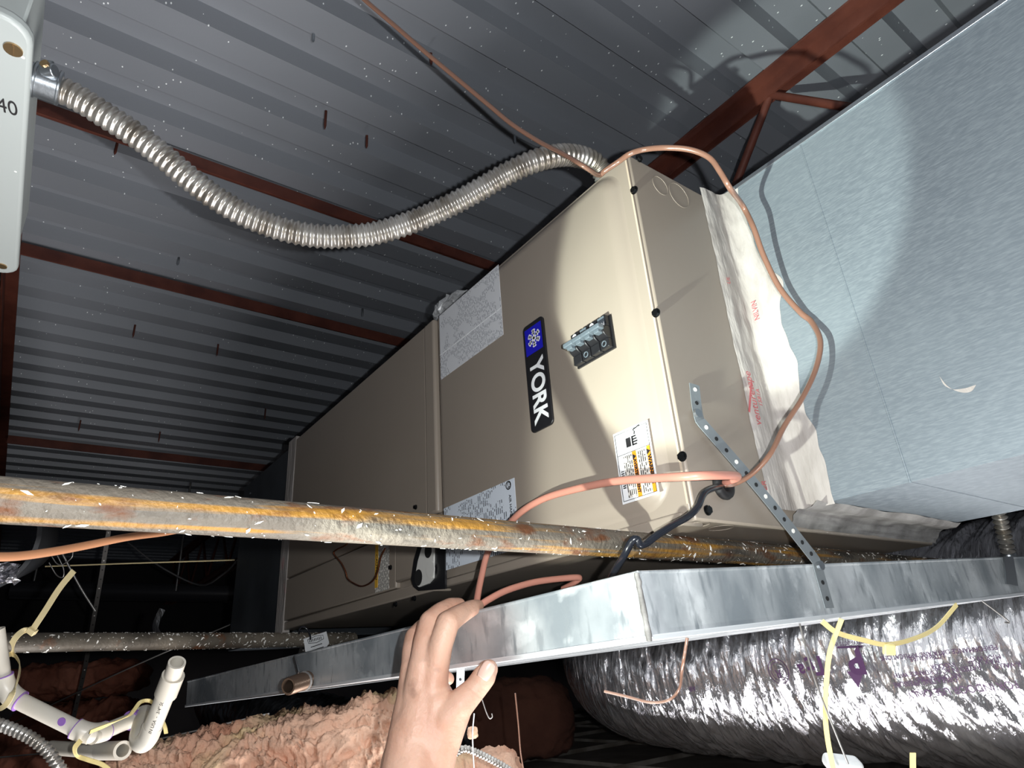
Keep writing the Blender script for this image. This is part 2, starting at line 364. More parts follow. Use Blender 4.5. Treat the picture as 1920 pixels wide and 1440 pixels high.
def bridging(xa, z, h, label, mt):
    m = MB().box((xa - 0.045, -0.17, z), (xa, 1.14, z + 0.004)).box((xa - 0.004, -0.17, z - h), (xa, 1.14, z))
    tag(m.build('bridging_angle', mt), label, 'steel angle', 'red bridging angles under the roof deck')
bridging(-1.372, 1.178, 0.03, 'red-primed bridging angle under the deck, running behind the flexible conduit', M['oxide'])
bridging(-1.962, 1.178, 0.034, 'red-primed bridging angle with bright speckled end, second from the flexible conduit', M['oxide_flecked'])
bridging(-3.72, 1.178, 0.036, 'red-primed bridging angle far from the flexible conduit, just above the rusty pipe', M['oxide'])

def roof_screw(px, py, L, mt, label, group, z=DECK):
    p = at(px, py, Z=z)
    m = MB().tube([p + V((0,0,0.006)), p - V((0,0,L*0.75)), p - V((0,0,L))], [0.0032, 0.0032, 0.0006], 8)
    tag(m.build('roof_screw', mt, smooth=50), label, 'screw', group)
RG, SG = 'rusty roof screw tips', 'shiny roof screw tips'
for px, py, L, lb in ((611,212,0.05,'longer of two rusty screw tips in the deck between conduit and thermostat cable'), (688,258,0.034,'shorter of two rusty screw tips in the deck between conduit and thermostat cable'),
                      (219,272,0.03,'rusty screw tip beside the bridging angle just under the conduit'), (808,104,0.03,'rusty screw tip touching the brown thermostat cable on the deck'),
                      (253,612,0.045,''), (409,648,0.045,''), (498,768,0.05,''), (151,790,0.05,''), (300,812,0.05,'')):
    roof_screw(px, py, L, M['oxide'], lb or 'rusty screw tip in the deck beyond the second bridging angle from the conduit', RG)
for px, py, L, lb in ((588,65,0.022,'short shiny screw tip in the deck above the two rusty ones'), (965,255,0.024,'short shiny screw tip in the deck between conduit hump and thermostat cable'),
                      (335,486,0.022,'short shiny screw tip in the deck under the sagging conduit'), (680,582,0.026,'short shiny screw tip close above the speckled bridging angle')):
    roof_screw(px, py, L, M['zinc'], lb, SG)

# ================================================================== AIR HANDLER
AX0, AX1, AY0, AY1, AZ0, AZ1 = -1.935, -0.482, 0.632, 1.27, 0.146, 0.707
ah = thing('air_handler', ((AX0+AX1)/2, (AY0+AY1)/2, AZ0), 'long taupe steel air handler cabinet hung sideways under the roof deck', 'air handler')
SEAM = -1.057; YD = AY0 - 0.016
MB().box((AX0, AY0, AZ0), (AX1, AY1, AZ1)).build('cabinet', M['taupe'], ah, bevel=0.003)
def dished_panel(x0, x1, z0, z1, yb, h, r, corner, seg=5, cs=7):
    """a panel pressed proud of plane yb by h towards -Y with rolled edges of radius r"""
    m = MB(); rings = []
    def ring(ins, y):
        pts = []; c = max(corner - ins, 0.004)
        for (cx, cz, a0) in ((x1-ins-c, z1-ins-c, 0), (x0+ins+c, z1-ins-c, 90), (x0+ins+c, z0+ins+c, 180), (x1-ins-c, z0+ins+c, 270)):
            for k in range(cs):
                a = math.radians(a0 + 90*k/(cs-1)); pts.append((cx + c*math.cos(a), y, cz + c*math.sin(a)))
        return pts
    prof = [(0.0, yb)]
    for k in range(seg + 1):
        a = k/seg; prof.append((0.003 + r*a, yb - 0.0008 - (h - 0.0008)*(1 - (1 - a)**2)))
    n = cs*4; vs_ = []; fs = []
    for ins, y in prof: vs_ += ring(ins, y)
    for i in range(len(prof) - 1):
        for k in range(n): fs.append((i*n+k, i*n+(k+1)%n, (i+1)*n+(k+1)%n, (i+1)*n+k))
    fs.append(tuple((len(prof)-1)*n + k for k in range(n)))
    m.add(vs_, fs); return m
# blower door: thin flange with the pressed door panel on it
MB().box((SEAM + 0.001, AY0 - 0.004, AZ0 + 0.006), (AX1 - 0.003, AY0 + 0.002, AZ1 - 0.002)).build('door_flange', M['taupe'], ah, bevel=0.001)
door = dished_panel(SEAM + 0.002, AX1 - 0.022, AZ0 + 0.022, AZ1 - 0.004, AY0 - 0.004, 0.012, 0.026, 0.045, 8).build('blower_door', M['taupe'], ah, smooth=35)
MB().box((AX1 - 0.006, AY0 - 0.0045, AZ0 + 0.02), (AX1 - 0.003, AY0 - 0.0035, AZ1 - 0.01)).build('flange_edge', M['taupe_edge'], ah)
# coil side: upper cover, rolled centre post, lower access panel
ZS = at(800, 970, Y=YD).z
MB().box((AX0 + 0.004, AY0 - 0.012, ZS + 0.001), (SEAM - 0.045, AY0 + 0.001, AZ1 - 0.002)).build('coil_cover', M['taupe'], ah, bevel=0.003)
MB().box((SEAM - 0.044, AY0 - 0.015, ZS + 0.002), (SEAM - 0.0015, AY0 + 0.001, AZ1 - 0.002)).build('centre_post', M['taupe'], ah, bevel=0.006, segs=3)
XP = at(739, 1075, Y=YD).x
MB().box((AX0 + 0.004, AY0 - 0.012, AZ0 + 0.02), (XP - 0.0015, AY0 + 0.001, ZS - 0.001)).build('coil_access_panel', M['taupe'], ah, bevel=0.003)
MB().box((XP, AY0 - 0.014, AZ0 + 0.03), (SEAM - 0.0015, AY0 + 0.001, ZS - 0.001)).build('pipe_cover', M['taupe'], ah, bevel=0.004)
MB().box((AX0, AY0 - 0.010, AZ0 - 0.004), (SEAM - 0.03, AY0 + 0.03, AZ0 + 0.018)).build('bottom_rail', M['taupe'], ah, bevel=0.003)
MB().box((SEAM, AY0 - 0.010, AZ0 - 0.004), (AX1 - 0.012, AY0 + 0.03, AZ0 + 0.012)).build('bottom_rail', M['taupe'], ah, bevel=0.003)
# black pipe recess with white gasket plate
def poly_on(pts, Y): return [at(a, b, Y=Y) for a, b in pts]
fr = MB().prism(poly_on([(793,1000),(779,1050),(774,1085),(778,1100),(788,1108),(838,1104),(838,1000)], AY0 - 0.0145), (0, -0.004, 0)).build('pipe_recess', M['black_plastic'], ah)
pl = MB().prism(poly_on([(800,1004),(786,1052),(780,1085),(783,1097),(788,1101),(806,1094),(815,1084),(816,1004)], AY0 - 0.0185), (0, -0.003, 0)).build('gasket_plate', M['white_plastic'], ah)
for a, b, r in ((803,1033,0.013), (784.5,1083,0.015)):
    MB().disc(at(a, b, Y=AY0 - 0.0215), (0,-1,0), r, 0.0008, 24).build('pipe_hole', M['rubber'], pl)
for a, b, r in ((808,1068,0.015),):
    MB().disc(at(a, b, Y=AY0 - 0.0215), (0,-1,0), r, 0.002, 24).build('plug', M['white_plastic'], pl, smooth=40)
# screws
def screw(p, n, r=0.0052):
    p = V(p); n = V(n).normalized(); a = n.orthogonal().normalized(); b = n.cross(a)
    m = MB().disc(p, n, r * 1.25, 0.0012, 14).tube([p + n*0.001, p + n*0.0045], r, 6)
    m.build('screw', M['screw'], ah, smooth=30)
for a, b in ((1190,357),(1231,587),(1280,856)): screw(at(a, b, Y=AY0 - 0.005), (0,-1,0))
for a, b in ((780,951),(750,965)): screw(at(a, b, Y=AY0 - 0.013), (0,-1,0), 0.004)
for a, b in ((733,1064),(743,1133),(778,1122)): screw(at(a, b, Y=AY0 - 0.013), (0,-1,0), 0.004)
for a, b in ((1326,957),(1197,298)): screw(at(a, b, X=AX1 + 0.0005), (1,0,0))
# knockouts and grommet on the end and bottom
for a, b, r in ((1238,348,0.017),(1273,366,0.023)):
    MB().ring(at(a, b, X=AX1 + 0.0002), (1,0,0), r, 0.00035, 32).build('knockout_ring', M['taupe'], ah)
for a, b, r in ((1306,984,0.016),(1352,990,0.016)):
    MB().ring(at(a, b, Z=AZ0 - 0.0002), (0,0,1), r, 0.00035, 32).build('knockout_ring', M['taupe'], ah)
GR = at(1352, 912, X=AX1)
MB().ring(GR + V((0.004,0,0)), (1,0,0), 0.0125, 0.006, 28, 10).disc(GR, (1,0,0), 0.012, 0.003).build('grommet', M['rubber'], ah, smooth=60)
# badge
UD = V((0,0,-1)); UR = V((1,0,0))                         # print on this unit reads downwards
b0 = at(985, 600, Y=YD); b1 = at(1041, 800, Y=YD); 
bz1 = at(1003, 603, Y=YD).z; bz0 = at(1023, 803, Y=YD).z; bx0 = at(990, 700, Y=YD).x; bx1 = at(1030, 690, Y=YD).x
def rrect(x0, x1, z0, z1, r, y, k=5):
    pts = []
    for (cx, cz, a0) in ((x1-r, z1-r, 0), (x0+r, z1-r, 90), (x0+r, z0+r, 180), (x1-r, z0+r, 270)):
        for i in range(k):
            a = math.radians(a0 + 90*i/(k-1)); pts.append(V((cx + r*math.cos(a), y, cz + r*math.sin(a))))
    return pts
badge = MB().prism(rrect(bx0, bx1, bz0, bz1, 0.008, YD), (0, -0.004, 0)).build('name_badge', M['black_plastic'], ah, bevel=0.001)
bw = bx1 - bx0; bh = bz1 - bz0; bxc = (bx0 + bx1) / 2
MB().box((bx0 + bw*0.10, YD - 0.0044, bz1 - bh*0.045), (bx1 - bw*0.10, YD - 0.0038, bz1 - bh*0.30)).build('blue_field', M['blue_ink'], badge)
sc = V((bxc + bw*0.03, YD - 0.0045, bz1 - bh*0.165)); sf = MB()
for k in range(6):
    a = math.radians(60*k + 30); d = V((math.cos(a), 0, math.sin(a))); e = V((-math.sin(a), 0, math.cos(a))); R = bw*0.30
    sf.bar(sc, sc + d*R, 0.0036, 0.0006, V((0,1,0)))
    for s in (-1, 1):
        for t in (0.45, 0.72): sf.bar(sc + d*R*t, sc + d*R*(t+0.22) + e*(s*R*0.24), 0.0028, 0.0006, V((0,1,0)))
sf.build('snowflake', M['white_print'], badge)
text('YORK', 'lettering', bw*0.86, (bxc, YD - 0.0044, bz0 + bh*0.345), UD, UR, M['white_print'], badge, bold=bw*0.022, sx=0.98*bh*0.60/(bw*0.86*2.78))
# breaker
k1 = at(1078, 627, Y=YD); k2 = at(1147, 590, Y=YD); k3 = at(1150, 655, Y=YD); k4 = at(1085, 693, Y=YD)
qx0 = k1.x; qx1 = k2.x; qz1 = k2.z; qz0 = k4.z
brk = MB().box((qx0, YD - 0.003, qz0), (qx1, YD + 0.001, qz1)).build('breaker_plate', M['black_plastic'], ah)
qw = (qx1 - qx0); qh = qz1 - qz0
for i in range(4):
    xa = qx0 + qw*(0.03 + 0.24*i); xb = xa + qw*0.215; xm = (xa+xb)/2
    m = MB().box((xa, YD - 0.012, qz0 + qh*0.03), (xb, YD - 0.003, qz0 + qh*0.30)).box((xa, YD - 0.012, qz0 + qh*0.66), (xb, YD - 0.003, qz0 + qh*0.985))
    pts = [V((xa, YD - 0.012 - 0.008*math.sin(math.pi*t/8), qz0 + qh*(0.30 + 0.36*t/8))) for t in range(9)] + [V((xa, YD - 0.003, qz0 + qh*0.66)), V((xa, YD - 0.003, qz0 + qh*0.30))]
    m.prism(pts, (xb - xa, 0, 0))
    pole = m.build('breaker_pole', M['black_plastic'], brk, bevel=0.0012)
    MB().box((xa - qw*0.01, YD - 0.030, qz0 + qh*0.49), (xb + qw*0.02, YD - 0.018, qz0 + qh*0.63)).build('toggle_handle', M['grey_toggle'], brk, bevel=0.0015)
    MB().box((xm - 0.004, YD - 0.027, qz0 + qh*0.40), (xm + 0.006, YD - 0.016, qz0 + qh*0.50)).build('toggle_stem', M['grey_toggle'], brk, bevel=0.001)
    if i in (0, 2): MB().disc((xm, YD - 0.012, qz0 + qh*0.86), (0,-1,0), 0.0045, 0.0006, 14).build('status_window', M['white_print'], brk)
    else:
        MB().box((xa + 0.002, YD - 0.0125, qz0 + qh*0.70), (xb - 0.002, YD - 0.0118, qz0 + qh*0.95)).build('rating_print', M['grey_toggle'], brk)
        text('ON', 'lettering', 0.008, (xm, YD - 0.0128, qz0 + qh*0.72), UR, -UD, M['white_print'], brk)
    if i in (1, 3): MB().ring((xm, YD - 0.0122, qz0 + qh*0.16), (0,1,0), 0.004, 0.0008, 16).build('terminal_mark', M['grey_toggle'], brk)
# paper labels
def sheet(name, x0, x1, z0, z1, y, mt, parent=ah, t=0.0006, label=None):
    return MB().box((x0, y - t, z0), (x1, y, z1)).build(name, mt, parent, label=label)
wl = sheet('wiring_label', at(826, 670, Y=YD).x, at(940, 570, Y=YD).x, at(943, 628, Y=YD).z, AZ1 - 0.012, YD, M['wiring_print'], label='large white wiring diagram sheet with a fold across it')
zf = at(885, 620, Y=YD).z
MB().box((at(826, 670, Y=YD).x, YD - 0.0016, zf - 0.0008), (at(940, 570, Y=YD).x, YD - 0.0004, zf + 0.0008)).build('fold_line', M['paper'], wl)
rp = sheet('rating_label', at(834, 1010, Y=YD).x, at(969, 960, Y=YD).x, at(838, 1069, Y=YD).z, at(964, 896, Y=YD).z, YD, M['rating_print'], label='white rating plate crowded with fine print')
MB().ring((at(954, 910, Y=YD).x, YD - 0.0008, at(954, 910, Y=YD).z), (0,1,0), 0.0065, 0.0009, 20).build('approval_mark', M['ink'], rp)
text('CE', 'lettering', 0.010, at(954, 910, Y=YD - 0.0008), UD, UR, M['ink'], rp)
text('AIR HANDLER', 'lettering', 0.0085, at(958, 958, Y=YD - 0.0008), UD, UR, M['ink'], rp)
# warning label
wx0 = at(1152, 830, Y=YD).x; wx1 = at(1212, 800, Y=YD).x + 0.004; wz1 = at(1180, 802, Y=YD).z; wz0 = at(1195, 938, Y=YD).z
wn = sheet('warning_label', wx0, wx1, wz0, wz1, YD, M['white_print'], label='white warning sticker with orange bars and shock symbol')
ww = wx1 - wx0; wh = wz1 - wz0; yl = YD - 0.0008
def wbox(name, u0, u1, v0, v1, mt): return MB().box((wx0 + ww*u0, yl - 0.0003, wz1 - wh*v1), (wx0 + ww*u1, yl, wz1 - wh*v0)).build(name, mt, wn)
for (u0, u1, v0, v1) in ((0.04,0.96,0.03,0.037),(0.04,0.96,0.963,0.97),(0.04,0.052,0.03,0.97),(0.948,0.96,0.03,0.97),(0.04,0.96,0.335,0.342)): wbox('border_line', u0, u1, v0, v1, M['ink'])
wbox('orange_bar', 0.86, 0.95, 0.345, 0.965, M['orange_ink']); wbox('orange_bar', 0.46, 0.57, 0.345, 0.965, M['orange_ink'])
text('WARNING', 'lettering', ww*0.105, (wx0 + ww*0.905, yl - 0.0004, wz1 - wh*0.665), UD, UR, M['ink'], wn, bold=0.0003, sx=1.15)
text('AVERTISSEMENT', 'lettering', ww*0.105, (wx0 + ww*0.515, yl - 0.0004, wz1 - wh*0.685), UD, UR, M['ink'], wn, bold=0.0003, sx=0.92)
for u in (0.905, 0.515):
    c = V((wx0 + ww*u, yl - 0.0004, wz1 - wh*0.42)); MB().prism([c + V((-ww*0.045,0,0.004)), c + V((-ww*0.045,0,-0.004)), c + V((ww*0.05,0,0))], (0,-0.0003,0)).build('alert_triangle', M['ink'], wn)
wbox('print_block', 0.60, 0.84, 0.37, 0.94, M['fine_print']); wbox('print_block', 0.20, 0.44, 0.37, 0.94, M['fine_print'])
for k in range(9): wbox('barcode_line', 0.09, 0.17, 0.56 + 0.028*k, 0.56 + 0.028*k + (0.016 if k % 3 else 0.01), M['ink'])
hm = MB(); hc = V((wx0 + ww*0.52, yl - 0.0003, wz1 - wh*0.20)); s_ = ww*0.11
hm.box(hc + V((-1.6*s_, 0, -0.9*s_)), hc + V((-0.4*s_, -0.0004, 0.9*s_)))
for k in range(4): hm.box(hc + V((-0.1*s_, 0, (-0.95 + 0.52*k)*s_)), hc + V(((1.3 - 0.15*abs(k-1.2))*s_, -0.0004, (-0.65 + 0.52*k)*s_)))
hm.box(hc + V((-0.1*s_, 0, -0.95*s_)), hc + V((0.25*s_, -0.0004, 0.9*s_)))
hm.tube([hc + V((0.7*s_, -0.0002, 1.1*s_)), hc + V((0.9*s_, -0.0002, 1.6*s_)), hc + V((0.5*s_, -0.0002, 2.0*s_)), hc + V((1.6*s_, -0.0002, 2.3*s_)), hc + V((2.3*s_, -0.0002, 2.5*s_))], 0.0009, 6)
hm.build('shock_symbol', M['ink'], wn)
# caution strip on the coil panel
cx0 = at(703, 1070, Y=AY0 - 0.013).x; cx1 = at(729, 1060, Y=AY0 - 0.013).x; cz1 = at(716, 990, Y=AY0 - 0.013).z; cz0 = at(716, 1108, Y=AY0 - 0.013).z
cl = sheet('caution_label', cx0, cx1, cz0, cz1, AY0 - 0.012, M['fine_print'], label='narrow sticker with yellow caution bar')
MB().box((cx0, AY0 - 0.0130, cz0 + 0.01), (cx0 + (cx1-cx0)*0.22, AY0 - 0.0126, cz1)).build('yellow_bar', M['yellow_ink'], cl)
text('CAUTION', 'lettering', 0.012, (cx0 + (cx1-cx0)*0.11, AY0 - 0.0131, (cz0*0.6 + cz1*0.4)), UD, UR, M['ink'], cl)

# ================================================================== DUCTS
DY = 0.86; DZ0, DZ1 = 0.176, 0.722; DX0 = AX1
sd = thing('supply_duct', (0, DY, DZ0), 'large rectangular galvanised duct joined to the air handler end with white mastic', 'duct')
t = 0.0015
MB().box((DX0, DY, DZ0), (0.9, DY + t, DZ1)).build('side_panel', M['galv'], sd)
MB().box((DX0, AY1 - t, DZ0), (0.9, AY1, DZ1)).build('side_panel', M['galv'], sd)
MB().box((DX0, DY + t, DZ0), (0.9, AY1 - t, DZ0 + t)).build('bottom_panel', M['galv'], sd)
MB().box((DX0, DY + t, DZ1 - t), (0.9, AY1 - t, DZ1)).build('top_panel', M['galv'], sd)
MB().box((DX0, DY - 0.0022, DZ1 - 0.004), (0.9, DY, DZ1 + 0.004)).build('corner_seam', M['zinc'], sd, bevel=0.0008)
xs = at(1640, 700, Y=DY).x
MB().tube([(xs, DY + 0.0004, DZ0), (xs, DY + 0.0004, DZ1)], 0.0016, 8).build('stiffening_crease', M['galv'], sd, smooth=60)
MB().tube([(xs, DY, DZ0 + 0.0004), (xs, AY1, DZ0 + 0.0004)], 0.0016, 8).build('stiffening_crease', M['galv'], sd, smooth=60)
# smeared handprint of mastic on the duct face
def smear(pts, wid, Y, seed):
    m = MB(); pl_ = spline(pts, 6); n = len(pl_); vs_ = []
    for i, p in enumerate(pl_):
        wv = wid * math.sin(math.pi * (i + 0.5) / n) * (0.7 + 0.6*noise.noise(p * 60 + V((seed,0,0))))
        vs_ += [V((p.x - wv*0.5, Y, p.z + wv*0.5)), V((p.x + wv*0.5, Y, p.z - wv*0.5))]
    return m.add(vs_, [(2*i, 2*i+1, 2*i+3, 2*i+2) for i in range(n-1)])
smear([at(a, b, Y=DY) for a, b in ((1762,706),(1775,724),(1795,733),(1815,731),(1830,722))], 0.009, DY - 0.0006, 3).build('mastic_smear', M['mastic'], sd)
# mastic tape over the joint: an uneven skin from the cabinet end round onto the duct side
def mastic_sheet(fn, nu, nv):
    m = MB(); vs_ = [fn(i/(nu-1), j/(nv-1)) for i in range(nu) for j in range(nv)]
    return m.add(vs_, [(i*nv+j, (i+1)*nv+j, (i+1)*nv+j+1, i*nv+j+1) for i in range(nu-1) for j in range(nv-1)])
def mf(u, v):
    z = DZ0 - 0.004 + (DZ1 + 0.004 - DZ0) * u
    q = noise.noise(V((z*9, 1.3, 0))) ; q2 = noise.noise(V((z*11, 7.7, 0))); q3 = noise.noise(V((z*42, 2.2, 0))); q4 = noise.noise(V((z*38, 9.2, 0)))
    ly = 0.068 + 0.004*q + 0.0022*q3 - 0.012*u; lx = 0.056 + 0.008*q2 + 0.004*q4 + 0.026*math.exp(-((u-0.62)/0.06)**2) - 0.018*u
    tot = ly + lx; s = v * tot; th = 0.0035 * min(1, 8*v, 8*(1-v)) + 0.0015*noise.noise(V((z*30, v*7, 3)))*min(1, 6*v, 6*(1-v)) + 0.0004
    r = 0.016
    if s < ly - r: return V((AX1 + th, DY - ly + s, z))
    if s > ly + r: return V((AX1 + s - ly, DY - th, z))
    a = (s - ly + r) / (2*r); c = V((AX1 + r, DY - r, z)); an = math.pi/2*a
    return c + V((-(r - th) * math.cos(an), (r - th) * math.sin(an), 0)) + V((0,0,0))
mast = mastic_sheet(mf, 150, 40).build('mastic_tape', M['mastic'], sd, smooth=80, label='wide brushed white mastic tape up the joint')
def mf2(u, v):
    y = DY - 0.03 + (AY1 + 0.01 - DY + 0.03) * u; q = noise.noise(V((y*12, 4.4, 0)))
    lz = 0.026; lx = 0.05 + 0.008*q; tot = lz + lx; s = v*tot; r = 0.022
    th = 0.006 * min(1, 8*v, 8*(1-v)) + 0.002*noise.noise(V((y*25, v*6, 9)))
    if s < lz - r: return V((AX1 + th, y, AZ0 + 0.004 + s))
    if s > lz + r: return V((AX1 + s - lz, y, DZ0 - th - 0.0005))
    a = (s - lz + r) / (2*r); an = math.pi/2*a
    return V((AX1 + r - (r - th)*math.cos(an), y, DZ0 - r + (r - th)*math.sin(an)))
mastic_sheet(mf2, 90, 24).build('mastic_tape', M['mastic_grey'], sd, smooth=80, label='grey mastic tape along the underside of the joint')
XN = V((1,0,0))
def tape_text(body, size, px, py, sx):
    p = at(px, py, X=AX1 + 0.0065)
    if p.y < DY - 0.014: text(body, 'tape_print', size, p, V((0,0.03,1)), V((0,-1,0.03)), M['red_ink'], mast, extrude=0.0001, sx=sx)
    else: text(body, 'tape_print', size, at(px, py, Y=DY - 0.0065), V((0.03,0,1)), V((-1,0,0.03)), M['red_ink'], mast, extrude=0.0001, sx=sx)
MB().bar(at(1405, 772, X=AX1 + 0.0065), at(1409, 716, X=AX1 + 0.0065), 0.0035, 0.0004, XN).build('tape_bar', M['red_ink'], mast)
tape_text('venturetape', 0.022, 1412, 745, 0.8); tape_text('NILVIN', 0.012, 1416, 582, 0.9); tape_text('LATER', 0.014, 1437, 925, 0.9); tape_text('1581A', 0.012, 1424, 745, 0.9); tape_text('UL', 0.012, 1366, 525, 1.0)
# return plenum at the far end
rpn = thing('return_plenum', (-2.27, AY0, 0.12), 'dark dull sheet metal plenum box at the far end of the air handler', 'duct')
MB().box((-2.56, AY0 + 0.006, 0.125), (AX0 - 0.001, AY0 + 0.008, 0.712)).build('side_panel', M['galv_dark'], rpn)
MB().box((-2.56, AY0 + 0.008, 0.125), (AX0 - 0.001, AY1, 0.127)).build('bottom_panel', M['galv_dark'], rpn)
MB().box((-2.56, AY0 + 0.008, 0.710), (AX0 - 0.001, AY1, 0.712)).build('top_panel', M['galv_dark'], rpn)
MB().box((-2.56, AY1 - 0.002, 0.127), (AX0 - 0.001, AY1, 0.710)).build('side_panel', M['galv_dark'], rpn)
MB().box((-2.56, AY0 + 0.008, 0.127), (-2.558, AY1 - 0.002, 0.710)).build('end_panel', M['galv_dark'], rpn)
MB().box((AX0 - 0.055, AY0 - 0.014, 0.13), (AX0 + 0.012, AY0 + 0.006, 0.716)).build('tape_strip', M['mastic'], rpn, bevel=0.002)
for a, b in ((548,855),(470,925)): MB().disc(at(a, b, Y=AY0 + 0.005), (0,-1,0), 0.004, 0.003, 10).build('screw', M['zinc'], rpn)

# ================================================================== DRAIN PAN
PC = V((-0.482, 0.52, 0.083)); PU = V((-0.99883, -0.03827, -0.02948)).normalized(); PVv = V((0.045, 0.9975, 0.0442)).normalized()
PN = PU.cross(PVv).normalized(); PN = PN if PN.z > 0 else -PN
PL, PW, PH = 1.755, 1.055, 0.067
pan = thing('drain_pan', PC + PU*(PL/2) + PVv*(PW/2) - PN*PH, 'long shallow galvanised drain pan hung below the air handler, gripped by the hand', 'drain pan')
def pan_pt(u, v, h): return PC + PU*u + PVv*v + PN*(h - PH)
def quad_wall(name, a, b, inward, mt):
    """one folded side of the pan: sheet wall with a rolled hem along the top"""
    n = V(inward) * 0.0014; up = PN * PH
    m = MB().prism([a, b, b + up, a + up], n)
    o = m.build(name, mt, pan)
    MB().tube([a + up + n*0.5, b + up + n*0.5], 0.0022, 8).build('hem', mt, o, smooth=60)
    return o
c00, c10, c11, c01 = pan_pt(0,0,0), pan_pt(PL,0,0), pan_pt(PL,PW,0), pan_pt(0,PW,0)
quad_wall('front_wall', c00, c10, PVv, M['galv_pan']); quad_wall('side_wall', c00, c01, PU, M['galv_pan'])
quad_wall('side_wall', c10, c11, -PU, M['galv_pan']); quad_wall('back_wall', c01, c11, -PVv, M['galv_pan'])
MB().prism([c00, c10, c11, c01], PN*0.0014).build('pan_floor', M['galv_pan'], pan)
MB().bar(c00 - PVv*0.001 + PN*0.003, c10 - PVv*0.001 + PN*0.003, 0.0035, 0.006, PN).build('bottom_fold', M['fold'], pan, bevel=0.001)
MB().bar(c00 + V((0.001,0,0)) + PN*0.003, c01 + V((0.001,0,0)) + PN*0.003, 0.0035, 0.006, PN).build('bottom_fold', M['fold'], pan, bevel=0.001)
# sealant bead down the folded corner
bead = [pan_pt(0.001 + 0.0015*noise.noise(V((i*0.7,0,0))), -0.0015 + 0.0012*noise.noise(V((i*0.9,5,0))), PH*(1 - i/14)) + V((0.001,0,0)) for i in range(15)]
MB().tube(bead, [0.0028 + 0.002*abs(noise.noise(V((i*0.8,2,2)))) for i in range(15)], 9).build('corner_bead', M['mastic_grey'], pan, smooth=80)
# threaded drain nipple
nb_ = at(570, 1277, Y=0.474); nd = (at(527, 1290, d=1.46) - at(566, 1277, d=1.535)).normalized()
npts = []; nr = []
for i in range(33): npts.append(nb_ - nd*0.012 + nd*(0.062*i/32)); nr.append(0.0155 + (0.0012 if i % 2 else 0.0) - 0.0012*i/32)
nip = MB().pipe([npts[0], npts[-1]], 0.0140, 0.0112, 20).tube(npts, nr, 20, caps=False).build('drain_nipple', mat('dull_brass_thread', hexc(120,100,86), 0.35, 0.7), pan, smooth=30)
MB().ring(nb_, nd, 0.0155, 0.0028, 24, 8).build('seal_bead', M['mastic_grey'], nip, smooth=60)
MB().bar(at(552, 1232, Y=0.47), at(560, 1262, Y=0.47), 0.009, 0.003, V((0,1,0))).build('seam_clip', M['zinc'], pan, bevel=0.001)

# ================================================================== SUPPORT PIPES
def chips(parent, a, b, r, n, seed, lmin, lmax, face):
    """flat white flecks stuck all over the pipe: too many to count"""
    rd = random.Random(seed); m = MB(); a = V(a); b = V(b); ax = (b - a).normalized(); e1 = V(face) - ax*V(face).dot(ax); e1.normalize(); e2 = ax.cross(e1)
    for i in range(n):
        p = a + (b - a) * rd.random()**0.75; an = rd.uniform(-1.75, 1.75); nn = e1*math.cos(an) + e2*math.sin(an); tt = ax*rd.uniform(-1,1) + nn.cross(ax)*rd.uniform(-1,1)
        if tt.length < 0.1: continue
        tt.normalize(); bb = nn.cross(tt); L = lmin + (lmax - lmin)*rd.random()**3.0; wv = L*rd.uniform(0.16, 0.55); c = p + nn*(r + 0.0002); k = rd.uniform(-0.4, 0.4)*wv
        q = [c - tt*L*0.5, c - tt*L*0.1 + bb*wv*0.5, c + tt*L*0.5 + bb*k, c + tt*L*0.05 - bb*wv*0.5]
        m.prism(q, nn*0.0004)
    return m.build('paint_flecks', M['chip'], parent, kind='stuff')
def steel_pipe(a, b, r, mt, label, n, seed, lmin, lmax):
    a = V(a); b = V(b)
    t_ = thing('steel_pipe', (a + b)/2, label, 'pipe'); MB().pipe([a, b], r, r - 0.0035, 28).build('pipe_barrel', mt, t_, smooth=40)
    if n: chips(t_, a, b, r, n, seed, lmin, lmax, (a + b) * -0.5)
    return t_
steel_pipe((-0.542, -0.24, 0.1275), (-0.562, 1.50, 0.1275), 0.0158, M['rust'], 'thick rusty orange-and-grey steel pipe passing under the near end of the air handler', 560, 3, 0.0008, 0.0085)
p2a = at(-60, 1206, Z=0.10); p2b = at(612, 1199, Z=0.10)
p2 = steel_pipe(p2a, p2b + (p2b - p2a)*0.12, 0.0163, M['pipe_dark'], 'thin white-speckled dark iron pipe under the far end of the air handler', 480, 5, 0.0015, 0.010)
# tag tied to that pipe
tg = thing('paper_tag', at(590, 1205, d=1.57), 'small white printed paper tag hanging from the dark speckled pipe on a black tie', 'tag')
tq = [at(569, 1198, d=1.55), at(612, 1184, d=1.55), at(617, 1205, d=1.56), at(608, 1222, d=1.565), at(574, 1231, d=1.555)]
tn = (tq[1]-tq[0]).cross(tq[3]-tq[0]).normalized()
tb = MB().prism(tq, tn*0.0006).build('tag_card', M['paper'], tg)
tu = (tq[1]-tq[0]).normalized(); tv = tn.cross(tu); 
if tn.dot(tq[0]) > 0: tnn = -tn
else: tnn = tn
tv = tnn.cross(tu)
off = tnn*0.0014
MB().tube([tb_ + off for tb_ in (at(577,1199,d=1.55), at(592,1192,d=1.55), at(606,1190,d=1.552), at(607,1197,d=1.554), at(594,1204,d=1.552), at(579,1206,d=1.55), at(577,1199,d=1.55))], 0.0007, 5).build('stamp_outline', M['ink'], tb)
stm = MB()
for k in range(8):
    c_ = at(581 + 3*k, 1201.5 - 0.9*k, d=1.55) + off; stm.bar(c_ - tv*0.0035 - tu*0.001, c_ + tv*0.0035 + tu*0.001, 0.0016, 0.0004, tnn)
stm.build('stamp_marks', M['ink'], tb)
